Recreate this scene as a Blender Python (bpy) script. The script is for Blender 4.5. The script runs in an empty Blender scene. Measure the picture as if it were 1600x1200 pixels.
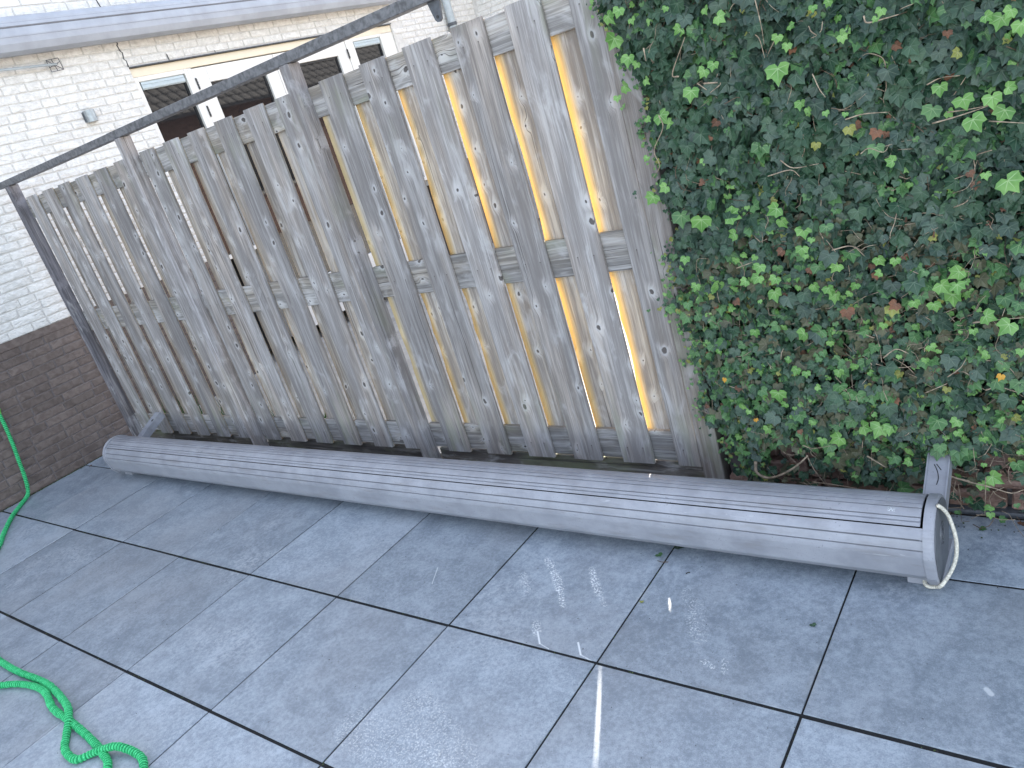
import bpy, bmesh, math, random
from mathutils import Vector, Matrix, Euler
random.seed(7)
S = bpy.context.scene
COL = S.collection
R_ = math.radians

# ------------------------------------------------------------------ camera
CAMR = ((0.786473, 0.550798, -0.279432), (-0.007054, -0.444389, -0.895806), (-0.617585, 0.706498, -0.345614))
CAMC = Vector((6.0162, -1.3798, 1.6035))
cam = bpy.data.cameras.new('camera'); cam.sensor_width = 36; cam.lens = 26.872; cam.clip_start = .05; cam.clip_end = 400
camo = bpy.data.objects.new('camera', cam); COL.objects.link(camo); S.camera = camo
xa, yd, zf = [Vector(r) for r in CAMR]
m = Matrix((xa, -yd, -zf)).transposed().to_4x4(); m.translation = CAMC; camo.matrix_world = m

# ------------------------------------------------------------------ light
EL, AZ = R_(44.0), R_(26.57)
SUN = Vector((-math.sin(AZ)*math.cos(EL), math.cos(AZ)*math.cos(EL), math.sin(EL)))
w = bpy.data.worlds.new('World'); S.world = w; w.use_nodes = True
nt = w.node_tree; nt.nodes.clear()
sk = nt.nodes.new('ShaderNodeTexSky'); sk.sky_type = 'NISHITA'; sk.sun_disc = False
sk.sun_elevation = EL; sk.sun_rotation = -AZ; sk.dust_density = 1.2; sk.air_density = 1.0; sk.ozone_density = 1.0
bg = nt.nodes.new('ShaderNodeBackground'); bg.inputs[1].default_value = 0.15
wo = nt.nodes.new('ShaderNodeOutputWorld'); hz = nt.nodes.new('ShaderNodeHueSaturation'); hz.inputs['Saturation'].default_value = .60      # thin milky high cloud washes the blue out
nt.links.new(sk.outputs[0], hz.inputs['Color']); nt.links.new(hz.outputs[0], bg.inputs[0]); nt.links.new(bg.outputs[0], wo.inputs[0])
sl = bpy.data.lights.new('sun', 'SUN'); sl.energy = 5.0; sl.angle = R_(.5); sl.color = (1, .93, .82)
so = bpy.data.objects.new('sun', sl); COL.objects.link(so); so.rotation_euler = (-SUN).to_track_quat('-Z', 'Y').to_euler(); so.location = (0, 6, 12)
S.render.engine = 'CYCLES'
S.view_settings.view_transform = 'Standard'; S.view_settings.look = 'None'
S.view_settings.exposure = 2.35; S.view_settings.gamma = 1; S.view_settings.use_curve_mapping = False

# ------------------------------------------------------------------ helpers
def tag(o, label=None, cat=None, group=None, kind=None):
    if label: o['label'] = label
    if cat: o['category'] = cat
    if group: o['group'] = group
    if kind: o['kind'] = kind
    return o
def empty(name, loc=(0, 0, 0), **k):
    o = bpy.data.objects.new(name, None); o.location = loc; o.empty_display_size = .1; COL.objects.link(o); return tag(o, **k)
def link(name, me, parent=None, loc=(0, 0, 0), rot=(0, 0, 0), **k):
    o = bpy.data.objects.new(name, me); COL.objects.link(o); o.location = loc; o.rotation_euler = rot
    if parent:
        o.parent = parent
        pl = Vector((0, 0, 0)); p = parent
        while p: pl += p.location; p = p.parent
        o.location = Vector(loc) - pl       # parents carry no rotation in this scene
    return tag(o, **k)
class MB:
    def __init__(s): s.v = []; s.f = []; s.mi = []; s.uv = []
    def add(s, vs, fs, mi=0, uv=None):
        b = len(s.v); s.v += [tuple(p) for p in vs]; s.f += [tuple(i + b for i in f) for f in fs]; s.mi += [mi]*len(fs)
        s.uv += uv if uv else [(0, 0)]*len(vs)
    def box(s, a, b, mi=0):
        x0, y0, z0 = a; x1, y1, z1 = b
        s.add([(x0,y0,z0),(x1,y0,z0),(x1,y1,z0),(x0,y1,z0),(x0,y0,z1),(x1,y0,z1),(x1,y1,z1),(x0,y1,z1)],
              [(0,3,2,1),(4,5,6,7),(0,1,5,4),(1,2,6,5),(2,3,7,6),(3,0,4,7)], mi)
    def cbox(s, a, b, c=.002, mi=0):
        # box with chamfered edges on every side (24 verts)
        x0, y0, z0 = a; x1, y1, z1 = b; vs = []; idx = {}
        X = (x0, x1); Y = (y0, y1); Z = (z0, z1)
        for i in (0, 1):
            for j in (0, 1):
                for k in (0, 1):
                    sx, sy, sz = (1-2*i)*c, (1-2*j)*c, (1-2*k)*c
                    for ax in range(3):
                        p = [X[i]+sx, Y[j]+sy, Z[k]+sz]; p[ax] = (X[i], Y[j], Z[k])[ax]
                        idx[(i, j, k, ax)] = len(vs); vs.append(tuple(p))
        bm = bmesh.new(); bv = [bm.verts.new(p) for p in vs]; r = bmesh.ops.convex_hull(bm, input=bv)
        bmesh.ops.dissolve_limit(bm, angle_limit=.01, verts=bm.verts, edges=bm.edges)
        bm.verts.index_update()
        s.add([v.co[:] for v in bm.verts], [[v.index for v in f.verts] for f in bm.faces], mi); bm.free()
    def tube(s, pts, r, n=8, mi=0, cap=True, rf=None):
        pts = [Vector(p) for p in pts]; rings = []; up = Vector((0, 0, 1)); vs = []; fs = []
        t0 = (pts[1]-pts[0]).normalized(); a = t0.orthogonal().normalized()
        for i, p in enumerate(pts):
            t = (pts[min(i+1, len(pts)-1)] - pts[max(i-1, 0)]).normalized()
            a = (a - t*a.dot(t)); a = a.normalized() if a.length > 1e-6 else t.orthogonal().normalized(); b = t.cross(a)
            rr = rf(i) if rf else (r[i] if isinstance(r, (list, tuple)) else r)
            for k in range(n):
                q = 2*math.pi*k/n; vs.append(p + (a*math.cos(q) + b*math.sin(q))*rr)
        for i in range(len(pts)-1):
            for k in range(n):
                fs.append((i*n+k, i*n+(k+1) % n, (i+1)*n+(k+1) % n, (i+1)*n+k))
        if cap: fs += [tuple(range(n-1, -1, -1)), tuple(range((len(pts)-1)*n, len(pts)*n))]
        s.add(vs, fs, mi)
    def extrude(s, prof, x0, x1, axis='X', mi=0, cap=True):
        # closed 2-D profile swept along an axis
        n = len(prof); mk = (lambda x, p: (x, p[0], p[1])) if axis == 'X' else ((lambda y, p: (p[0], y, p[1])) if axis == 'Y' else (lambda z, p: (p[0], p[1], z)))
        vs = [mk(x0, p) for p in prof] + [mk(x1, p) for p in prof]
        fs = [(i, (i+1) % n, n+(i+1) % n, n+i) for i in range(n)]
        if cap: fs += [tuple(range(n-1, -1, -1)), tuple(range(n, 2*n))]
        s.add(vs, fs, mi)
    def mesh(s, name, mats, smooth=False, uv=False):
        me = bpy.data.meshes.new(name); me.from_pydata(s.v, [], s.f); me.validate()
        for mt in (mats if isinstance(mats, (list, tuple)) else [mats]): me.materials.append(mt)
        if len(me.polygons) == len(s.mi): me.polygons.foreach_set('material_index', s.mi)
        if uv:
            u = me.uv_layers.new(name='leafuv')
            for l in me.loops: u.data[l.index].uv = s.uv[l.vertex_index]
        if smooth: me.polygons.foreach_set('use_smooth', [True]*len(me.polygons))
        bm = bmesh.new(); bm.from_mesh(me); bmesh.ops.recalc_face_normals(bm, faces=bm.faces) if not uv else None; bm.to_mesh(me); bm.free()
        return me
def centred(mb, loc):
    mb.v = [(x-loc[0], y-loc[1], z-loc[2]) for x, y, z in mb.v]; return mb
def part(name, mb, mat, parent=None, smooth=False, loc=None, **k):
    # mesh given in world coordinates; its origin goes to loc (default: the parent's place or its own centre)
    if loc is None:
        n = len(mb.v); loc = tuple(sum(v[i] for v in mb.v)/n for i in range(3))
    centred(mb, loc)
    return link(name, mb.mesh(name, mat, smooth), parent, loc, **k)
def lerp(a, b, t): return a + (b-a)*t
def spline(pts, n=8):
    out = []; P = [Vector(p) for p in pts]; P = [P[0]*2-P[1]] + P + [P[-1]*2-P[-2]]
    for i in range(1, len(P)-2):
        for k in range(n):
            t = k/n; a, b, c, d = P[i-1:i+3]
            out.append(.5*((2*b)+(-a+c)*t+(2*a-5*b+4*c-d)*t*t+(-a+3*b-3*c+d)*t**3))
    out.append(P[-2]); return out

# ------------------------------------------------------------------ node helper
class N:
    def __init__(s, name, rough=.8, spec=.3):
        s.m = bpy.data.materials.new(name); s.m.use_nodes = True; s.t = s.m.node_tree; s.t.nodes.clear()
        s.b = s.n('ShaderNodeBsdfPrincipled'); s.o = s.n('ShaderNodeOutputMaterial'); s.l(s.b.outputs[0], s.o.inputs[0])
        s.b.inputs['Roughness'].default_value = rough; s.b.inputs['Specular IOR Level'].default_value = spec
    def n(s, t): return s.t.nodes.new(t)
    def l(s, a, b): s.t.links.new(a, b)
    def put(s, sock, v):
        if hasattr(v, 'links'): s.l(v, sock)
        elif isinstance(v, (tuple, list)): sock.default_value = tuple(v) if len(v) == len(sock.default_value) else tuple(v)+(1,)
        else: sock.default_value = v
    def co(s, w='Object'): return s.n('ShaderNodeTexCoord').outputs[w]
    def rnd(s): return s.n('ShaderNodeObjectInfo').outputs['Random']
    def ma(s, op, a, b=0., c=0., clamp=False):
        x = s.n('ShaderNodeMath'); x.operation = op; x.use_clamp = clamp
        for i, v in enumerate((a, b, c)): s.put(x.inputs[i], v)
        return x.outputs[0]
    def vm(s, op, a, b=(0, 0, 0)):
        x = s.n('ShaderNodeVectorMath'); x.operation = op; s.put(x.inputs[0], a)
        if op == 'SCALE': s.put(x.inputs['Scale'], b)
        else: s.put(x.inputs[1], b)
        return x.outputs['Value'] if op in ('LENGTH', 'DOT_PRODUCT', 'DISTANCE') else x.outputs[0]
    def sep(s, v): x = s.n('ShaderNodeSeparateXYZ'); s.l(v, x.inputs[0]); return x.outputs
    def cmb(s, a, b, c): x = s.n('ShaderNodeCombineXYZ'); [s.put(x.inputs[i], v) for i, v in enumerate((a, b, c))]; return x.outputs[0]
    def noise(s, v, sc=1., det=4, rough=.55, dist=0.):
        x = s.n('ShaderNodeTexNoise'); s.l(v, x.inputs['Vector']); x.inputs['Scale'].default_value = sc; x.inputs['Detail'].default_value = det
        x.inputs['Roughness'].default_value = rough; x.inputs['Distortion'].default_value = dist; return x.outputs[0]
    def ss(s, v, a, b, lo=0., hi=1.):
        x = s.n('ShaderNodeMapRange'); x.interpolation_type = 'SMOOTHSTEP'; s.put(x.inputs[0], v)
        for i, q in enumerate((a, b, lo, hi)): s.put(x.inputs[i+1], q)
        return x.outputs[0]
    def mix(s, f, a, b, mode='MIX'):
        x = s.n('ShaderNodeMix'); x.data_type = 'RGBA'; x.blend_type = mode; s.put(x.inputs[0], f); s.put(x.inputs[6], a); s.put(x.inputs[7], b); return x.outputs[2]
    def bump(s, h, st=.3, d=.01):
        x = s.n('ShaderNodeBump'); x.inputs['Strength'].default_value = st; x.inputs['Distance'].default_value = d; s.l(h, x.inputs['Height']); s.l(x.outputs[0], s.b.inputs['Normal'])
    def col(s, c): s.put(s.b.inputs['Base Color'], c)
    def rough(s, c): s.put(s.b.inputs['Roughness'], c)

def mat_wood(name, lo=(.205, .190, .183), hi=(.405, .388, .378), brown=(.34, .285, .24), knots=True, green=.0, fresh=None, edge_glow=None):
    q = N(name, .78, .25); p = q.co(); r = q.rnd(); p0 = q.n('ShaderNodeNewGeometry').outputs['Normal']
    p = q.vm('ADD', p, q.vm('SCALE', (3.7, 1.3, 9.1), r))
    x, y, z = q.sep(p)
    wn = q.noise(q.vm('MULTIPLY', p, (5, 5, 1.6)), 1, 2)
    kx = q.ma('MULTIPLY', x, 1/.085); kz = q.ma('ADD', q.ma('MULTIPLY', z, 1/.125), q.ma('MULTIPLY', wn, .9)); kx = q.ma('ADD', kx, q.ma('MULTIPLY', q.noise(q.vm('MULTIPLY', p, (60, 60, 40)), 1, 2), .16))
    v = q.n('ShaderNodeTexVoronoi'); v.voronoi_dimensions = '2D'; v.inputs['Scale'].default_value = 1
    q.l(q.cmb(kx, kz, 0), v.inputs['Vector']); kd = v.outputs['Distance']; kc = q.sep(v.outputs['Color'])
    on = q.ma('GREATER_THAN', kc[0], .60); size = q.ma('MULTIPLY_ADD', q.ma('MULTIPLY', kc[1], kc[1]), .10, .022)
    halo = q.ma('MULTIPLY', q.ss(kd, .08, .42, 1, 0), on)
    x2 = q.ma('ADD', q.ma('MULTIPLY_ADD', wn, .035, x), q.ma('MULTIPLY', q.ma('MULTIPLY', halo, halo), .014))
    y2 = q.ma('MULTIPLY', y, 1.)
    fine = q.noise(q.cmb(q.ma('MULTIPLY', x2, 330), q.ma('MULTIPLY', y2, 200), q.ma('MULTIPLY', z, 7)), 1, 3, .6)
    band = q.noise(q.cmb(q.ma('MULTIPLY', x2, 85), q.ma('MULTIPLY', y2, 60), q.ma('MULTIPLY', z, 1.6)), 1, 4, .6)
    big = q.noise(q.vm('MULTIPLY', p, (16, 16, 2.2)), 1, 4, .6)
    tone = q.ma('ADD', q.ma('MULTIPLY', fine, .36), q.ma('ADD', q.ma('MULTIPLY', band, .42), q.ma('MULTIPLY', big, .48)))
    tone = q.ma('ADD', tone, q.ma('MULTIPLY', halo, .12))
    f = q.ss(tone, .54, .82)
    c = q.mix(f, lo, hi)
    bt = q.ss(q.noise(q.vm('MULTIPLY', p, (9, 9, 1.1)), 1, 3), .42, .68)
    c = q.mix(q.ma('MULTIPLY', bt, .55), c, q.mix(f, tuple(a*.62 for a in brown), tuple(min(a*1.45, .5) for a in brown)))
    # silvery weathered streaks
    cl = q.ma('MULTIPLY', q.ss(q.noise(q.vm('MULTIPLY', p, (14, 14, 5)), 1, 4, .6, .8), .52, .72), .5); c = q.mix(cl, c, (.49, .478, .475))
    st = q.ss(q.noise(q.cmb(q.ma('MULTIPLY', x2, 30), q.ma('MULTIPLY', y2, 30), q.ma('MULTIPLY', z, 1.3)), 1, 3), .56, .74)
    c = q.mix(q.ma('MULTIPLY', st, .4), c, (.52, .505, .50))
    if green:
        gn = q.ss(q.noise(q.vm('MULTIPLY', p, (7, 7, 3)), 1, 4), .5, .72); c = q.mix(q.ma('MULTIPLY', gn, green), c, (.20, .22, .13))
    # per-board tone
    tn = q.ma('MULTIPLY_ADD', q.ma('FRACT', q.ma('MULTIPLY', r, 7.13)), .36, .82); c = q.mix(1., c, q.cmb(tn, tn, tn), 'MULTIPLY')
    crack = q.ss(q.noise(q.cmb(q.ma('MULTIPLY', x2, 120), q.ma('MULTIPLY', y2, 60), q.ma('MULTIPLY', z, .9)), 1, 2, .5), .685, .72)
    c = q.mix(q.ma('MULTIPLY', crack, .7), c, (.075, .065, .06))
    h = q.ma('SUBTRACT', q.ma('MULTIPLY', band, .8), crack)
    if knots:
        ring = q.ma('MULTIPLY', q.ma('MULTIPLY', q.ss(kd, q.ma('ADD', size, .02), q.ma('ADD', size, .13), 1, 0), on), .34)
        c = q.mix(ring, c, (.48, .48, .49))
        core = q.ma('MULTIPLY', q.ss(kd, q.ma('MULTIPLY', size, .75), q.ma('MULTIPLY', size, 1.1), 1, 0), on)
        c = q.mix(q.ma('MULTIPLY', core, .88), c, (.06, .05, .045)); h = q.ma('SUBTRACT', h, core)
    if edge_glow:
        xs_ = q.sep(q.co())[0]; c = q.mix(q.ma('MULTIPLY', q.ss(q.ma('ADD', xs_, q.ma('MULTIPLY', wn, .02)), .022, .058, 1, 0), .7), c, q.mix(f, tuple(a*.8 for a in edge_glow), edge_glow))  # warm sun glow painted into the colour along the board's left edge
    if fresh:
        x0_, y0_, z0_ = q.sep(q.co()); nail = None
        for zz in (.072, .885, 1.695):
            for xx in (.036, .107):
                dn = q.vm('LENGTH', q.cmb(q.ma('SUBTRACT', x0_, xx), 0, q.ma('SUBTRACT', z0_, zz))); mk = q.ss(dn, .0022, .0034, 1, 0); nail = mk if nail is None else q.ma('MAXIMUM', nail, mk)
                rs_ = q.ma('MULTIPLY', q.ss(q.ma('ABSOLUTE', q.ma('SUBTRACT', x0_, xx)), .001, .005, 1, 0), q.ma('MULTIPLY', q.ma('LESS_THAN', z0_, zz), q.ss(z0_, zz-.06, zz, 0, .55))); nail = q.ma('MAXIMUM', nail, rs_)
        c = q.mix(q.ma('MULTIPLY', nail, .8), c, (.07, .055, .05))
        alg = q.ma('MULTIPLY', q.ss(q.noise(q.vm('MULTIPLY', p, (20, 20, 3)), 1, 4), .5, .7), q.ma('MAXIMUM', q.ss(z0_, .0, .5, .5, 0), q.ss(z0_, 1.3, 1.77, 0, .4))); c = q.mix(alg, c, (.24, .25, .17))
        ny = q.sep(p0)[1]; c = q.mix(q.ss(ny, .5, .8), c, q.mix(f, tuple(a*.75 for a in fresh), fresh))
    q.col(c); q.bump(q.ma('ADD', h, q.ma('MULTIPLY', fine, .7)), .8, .003); return q.m
def mat_plain(name, c, rough=.6, spec=.3, metal=0., var=.12, sc=30, bump=.1):
    q = N(name, rough, spec); q.b.inputs['Metallic'].default_value = metal; p = q.vm('ADD', q.co(), q.cmb(q.rnd(), 0, 0))
    n = q.noise(p, sc, 5); q.col(q.mix(q.ss(n, .3, .7), tuple(a*(1-var) for a in c), tuple(min(1, a*(1+var)) for a in c)))
    if bump: q.bump(n, bump, .004)
    return q.m

WOOD = mat_wood('weathered_board_wood', fresh=(.80, .56, .20)); REARY = mat_wood('glow_edged_rear_board_wood', (.20, .18, .165), (.43, .41, .385), (.36, .29, .22), edge_glow=(.66, .49, .22)); RAILW = mat_wood('weathered_rail_wood', (.17, .16, .152), (.42, .405, .39), (.31, .26, .20), True, .4)
REARW = mat_wood('rear_board_wood', (.20, .18, .165), (.43, .41, .385), (.36, .29, .22))
POSTW = mat_wood('post_wood', (.19, .175, .172), (.40, .385, .385), (.29, .245, .21), False, .25)
POSTD = mat_wood('dark_post_wood', (.085, .08, .088), (.20, .19, .205), (.14, .12, .11), False); KICKW = mat_wood('kickboard_wood', (.07, .06, .055), (.16, .145, .13), (.13, .11, .08), False, .6)
ENDPOST = mat_wood('end_post_wood', (.19, .165, .15), (.34, .31, .29), (.27, .22, .18), False, .4)

def mat_slab():
    q = N('grey_ceramic_slab', .5, .5); g = q.n('ShaderNodeNewGeometry').outputs['Position']; r = q.rnd()
    p = q.vm('ADD', g, q.vm('SCALE', (31, 17, 5), r))
    a = q.noise(p, 2.6, 5, .6, .6); b = q.noise(p, 11, 6, .65, .4); c = q.noise(p, 70, 5, .65); d = q.noise(p, 320, 2, .6)
    t = q.ma('ADD', q.ma('ADD', q.ma('MULTIPLY', a, .18), q.ma('MULTIPLY', b, .30)), q.ma('ADD', q.ma('MULTIPLY', c, .34), q.ma('MULTIPLY', d, .26)))
    col = q.mix(q.ss(t, .43, .66), (.175, .208, .245), (.345, .39, .435))
    warm = q.ss(q.noise(p, 1.3, 3), .45, .7); col = q.mix(q.ma('MULTIPLY', warm, .28), col, (.235, .232, .235))
    ox, oy, oz = q.sep(q.co()); ed = q.ma('MAXIMUM', q.ma('ABSOLUTE', ox), q.ma('ABSOLUTE', oy))
    ew = q.ma('MULTIPLY', q.ss(ed, .283, .2965), q.ss(q.noise(g, 5, 4), .52, .66)); col = q.mix(q.ma('MULTIPLY', ew, .35), col, (.46, .48, .5))
    dk = q.ma('MULTIPLY', q.ss(ed, .27, .297), q.ss(q.noise(p, 5, 4), .5, .65)); col = q.mix(q.ma('MULTIPLY', dk, .3), col, (.12, .125, .13))
    tn = q.ma('MULTIPLY_ADD', q.ma('FRACT', q.ma('MULTIPLY', r, 5.7)), .26, .87); col = q.mix(1., col, q.cmb(tn, tn, tn), 'MULTIPLY')
    # dried lime bloom, scuffs and chalky speckle
    bl = q.ma('MULTIPLY', q.ss(q.noise(g, 1.9, 4, .6, .5), .56, .74), q.ss(c, .38, .62)); col = q.mix(q.ma('MULTIPLY', bl, .42), col, (.46, .49, .52))
    sp = q.ma('MULTIPLY', q.ss(q.noise(g, 160, 2), .68, .73), q.ss(q.noise(g, 3.3, 3), .5, .62)); col = q.mix(q.ma('MULTIPLY', sp, .5), col, (.55, .57, .6))
    pit = q.ss(q.noise(p, 95, 2), .28, .235); col = q.mix(q.ma('MULTIPLY', pit, .75), col, (.05, .052, .06))
    scr = q.ss(q.noise(q.vm('MULTIPLY', q.vm('ADD', g, (9, 3, 0)), (14, 85, 1)), 1, 3, .6, 1.5), .715, .75); col = q.mix(q.ma('MULTIPLY', scr, .32), col, (.5, .52, .55))
    # chalk-like marks plus painted sun slivers and sheen: capsules in world XY, broken up by noise
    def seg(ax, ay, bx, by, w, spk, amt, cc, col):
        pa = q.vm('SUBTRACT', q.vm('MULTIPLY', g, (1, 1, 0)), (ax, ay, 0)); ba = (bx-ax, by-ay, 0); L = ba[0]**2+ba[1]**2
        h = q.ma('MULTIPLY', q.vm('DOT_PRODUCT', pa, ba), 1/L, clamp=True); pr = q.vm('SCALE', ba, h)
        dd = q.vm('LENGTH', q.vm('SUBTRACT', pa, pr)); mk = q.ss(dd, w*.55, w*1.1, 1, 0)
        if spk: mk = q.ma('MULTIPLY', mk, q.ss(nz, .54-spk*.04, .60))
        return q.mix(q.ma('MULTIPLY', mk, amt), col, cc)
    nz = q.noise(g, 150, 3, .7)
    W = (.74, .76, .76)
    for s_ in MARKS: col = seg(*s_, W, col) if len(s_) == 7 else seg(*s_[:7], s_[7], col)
    q.col(col); q.rough(q.ss(t, .4, .75, .42, .6)); q.bump(q.ma('ADD', q.ma('MULTIPLY', c, .6), q.ma('MULTIPLY', d, .3)), .22, .002); return q.m
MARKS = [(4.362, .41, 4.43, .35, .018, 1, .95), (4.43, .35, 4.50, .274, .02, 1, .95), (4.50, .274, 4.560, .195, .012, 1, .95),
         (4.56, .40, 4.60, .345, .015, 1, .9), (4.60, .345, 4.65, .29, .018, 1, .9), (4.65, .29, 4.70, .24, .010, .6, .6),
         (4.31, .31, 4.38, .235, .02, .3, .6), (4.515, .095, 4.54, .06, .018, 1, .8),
         (4.540, .065, 4.578, .02, .0035, 0, .8), (4.578, .02, 4.62, .008, .0022, 0, .55), (4.70, .06, 4.735, .016, .0035, 0, .8), (4.735, .016, 4.78, .004, .0022, 0, .55),  # hooks: sun slivers and reflections painted into the slab colour
         (3.925, .262, 3.972, .172, .002, 0, .55), (4.935, .37, 5.03, .20, .022, .2, .35), (4.99, .32, 5.06, .18, .03, .2, .3), (4.34, -.33, 4.62, -.46, .08, .2, .4), (4.2, -.46, 4.55, -.52, .09, .2, .4),  # thinnest stroke is a painted sun sliver, the widest patches a painted sheen
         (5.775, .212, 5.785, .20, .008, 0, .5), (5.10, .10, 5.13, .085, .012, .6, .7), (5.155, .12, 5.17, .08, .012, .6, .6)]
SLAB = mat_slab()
BED = mat_plain('dark_jointing_sand', (.022, .023, .024), .95, .1, sc=200, bump=.4)
def mat_brick(name, a, b, rough=.75, bst=.5, stain=None):
    q = N(name, rough, .3); g = q.n('ShaderNodeNewGeometry').outputs['Position']; r = q.rnd(); p = q.vm('ADD', g, q.vm('SCALE', (11, 7, 5), r))
    n = q.noise(p, 22, 5, .6, .8); f = q.noise(p, 130, 4); c = q.mix(q.ss(n, .35, .65), a, b)
    if stain:
        s_ = q.ss(q.noise(q.vm('MULTIPLY', g, (1, 1, 3)), 3.2, 5, .65), .55, .8); c = q.mix(q.ma('MULTIPLY', s_, .25), c, stain)
    tn = q.ma('MULTIPLY_ADD', q.ma('FRACT', q.ma('MULTIPLY', r, 5.7)), .07 if stain else .3, .95 if stain else .85); c = q.mix(1., c, q.cmb(tn, tn, tn), 'MULTIPLY')
    q.col(c); lump = q.noise(q.vm('MULTIPLY', p, (1, 1, 2.2)), 14, 3, .5, 1.2); q.bump(q.ma('ADD', lump, q.ma('MULTIPLY', f, .2)), bst, .012); return q.m
WHITEB = mat_brick('white_painted_brick', (.60, .58, .545), (.72, .70, .665), .6, 1.0, (.60, .57, .51))
WHITEM = mat_brick('white_painted_mortar', (.54, .52, .49), (.63, .61, .575), .7, .3, (.55, .52, .47))
DARKB = mat_brick('dark_plinth_brick', (.105, .080, .070), (.155, .122, .106), .6, .25)
DARKM = mat_plain('grey_mortar', (.15, .13, .125), .9, .1, sc=90)
REDB = mat_brick('rough_red_brick', (.17, .10, .075), (.30, .20, .165), .85, .9)
CREAM = mat_plain('cream_painted_timber', (.70, .62, .48), .4, .4, var=.03, sc=8)
WPAINT = mat_plain('white_painted_frame', (.68, .66, .62), .35, .5, var=.02, sc=8)
def mat_alu():
    q = N('grey_coated_aluminium', .42, .5); g = q.n('ShaderNodeNewGeometry').outputs['Position']
    n = q.noise(g, 9, 6, .65); d = q.noise(q.vm('MULTIPLY', g, (5, 30, 30)), 1, 5, .65); s = q.noise(g, 170, 3, .6)
    c = q.mix(q.ss(n, .3, .7), (.245, .25, .275), (.325, .33, .36))
    c = q.mix(q.ma('MULTIPLY', q.ss(d, .5, .7), .5), c, (.20, .19, .19))
    c = q.mix(q.ma('MULTIPLY', q.ma('MULTIPLY', q.ss(s, .62, .68), q.ss(n, .5, .62)), .6), c, (.12, .115, .11))
    sc = q.ss(q.noise(q.vm('MULTIPLY', g, (12, 120, 120)), 1, 2, .5, 1.), .72, .76); c = q.mix(q.ma('MULTIPLY', sc, .4), c, (.5, .5, .52))
    # bird-dropping splashes with a shape of their own
    dr = q.ma('MULTIPLY', q.ss(q.noise(g, 60, 3, .6), .66, .70), q.ss(q.noise(g, 1.7, 2), .52, .6)); c = q.mix(q.ma('MULTIPLY', dr, .6), c, (.10, .10, .105))
    q.col(c); q.rough(q.ss(n, .3, .7, .34, .5)); q.bump(s, .06, .002); return q.m
ALU = mat_alu()
ALUD = mat_plain('dark_end_cap_coating', (.11, .115, .125), .45, .5, var=.12, sc=20)
GROOVE = mat_plain('dark_groove', (.17, .17, .18), .8, .1)  # dark strip laid along the grooves to darken them
GUTTER = mat_plain('grey_awning_box_coating', (.31, .33, .37), .4, .5, var=.10, sc=6)
BEAMM = mat_plain('mottled_dark_steel', (.115, .115, .12), .55, .5, .1, var=.4, sc=48, bump=.2)
PIPEM = mat_plain('grey_downpipe_plastic', (.36, .40, .42), .4, .4, var=.06)
DARKP = mat_plain('black_plastic', (.02, .02, .022), .4, .5)
LAMPM = mat_plain('brushed_grey_lamp_metal', (.30, .32, .33), .35, .5, .5, var=.15, sc=40)
STEEL = mat_plain('bright_steel', (.6, .6, .6), .3, .5, .9)
def mat_glass():
    q = N('dark_window_glass', .03, .5); q.col((.008, .009, .011)); q.b.inputs['IOR'].default_value = 1.65; return q.m
GLASS = mat_glass()
SCREEN = mat_plain('pale_blue_screen_box', (.42, .48, .50), .35, .5, var=.05)
def mat_hose():
    q = N('green_textile_hose', .75, .2); n = q.noise(q.co(), 240, 3); q.col(q.mix(q.ss(n, .3, .7), (.03, .38, .13), (.10, .62, .25))); q.bump(n, .4, .002); return q.m
HOSE = mat_hose(); HOSED = mat_plain('fold_shade_green', (.022, .27, .095), .8, .1); HOSEC = mat_plain('lime_green_coupling', (.12, .42, .06), .4, .5)
ROPE = mat_plain('pale_rope', (.62, .58, .48), .8, .2, var=.25, sc=160, bump=.5)
MARKER = mat_plain('black_marker_ink', (.015, .015, .015), .6, .2)
STICK = mat_plain('worn_white_sticker', (.40, .41, .43), .5, .3, var=.55, sc=300)
def mat_leaf(name, a, b, vein, rough=.38, tr=.15):
    q = N(name, rough, .5); u = q.n('ShaderNodeUVMap'); u.uv_map = 'leafuv'; uv = u.outputs[0]
    q.b.inputs['Specular IOR Level'].default_value = .35; x, y, _ = q.sep(uv); g = q.n('ShaderNodeNewGeometry').outputs['Position']; n = q.noise(g, 18, 4)
    c = q.mix(q.ss(n, .35, .65), a, b); L = q.vm('LENGTH', uv); m_ = None
    for ang in (0, 48, -48, 95, -95):
        dx, dy = math.sin(R_(ang)), -math.cos(R_(ang))
        cr = q.ma('ABSOLUTE', q.ma('SUBTRACT', q.ma('MULTIPLY', x, dy), q.ma('MULTIPLY', y, dx)))
        al = q.ma('ADD', q.ma('MULTIPLY', x, dx), q.ma('MULTIPLY', y, dy))
        v = q.ma('MULTIPLY', q.ss(cr, .008, .035, 1, 0), q.ma('GREATER_THAN', al, 0)); m_ = v if m_ is None else q.ma('MAXIMUM', m_, v)
    c = q.mix(q.ma('MULTIPLY', m_, q.ss(L, .2, .85, .75, .1)), c, vein); q.col(c); q.bump(q.ma('ADD', m_, n), .25, .003)
    if tr:
        t = q.n('ShaderNodeBsdfTranslucent'); q.put(t.inputs[0], tuple(v*1.4 for v in b)); ms = q.n('ShaderNodeMixShader'); ms.inputs[0].default_value = tr
        q.l(q.b.outputs[0], ms.inputs[1]); q.l(t.outputs[0], ms.inputs[2]); q.l(ms.outputs[0], q.o.inputs[0])
    return q.m
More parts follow.
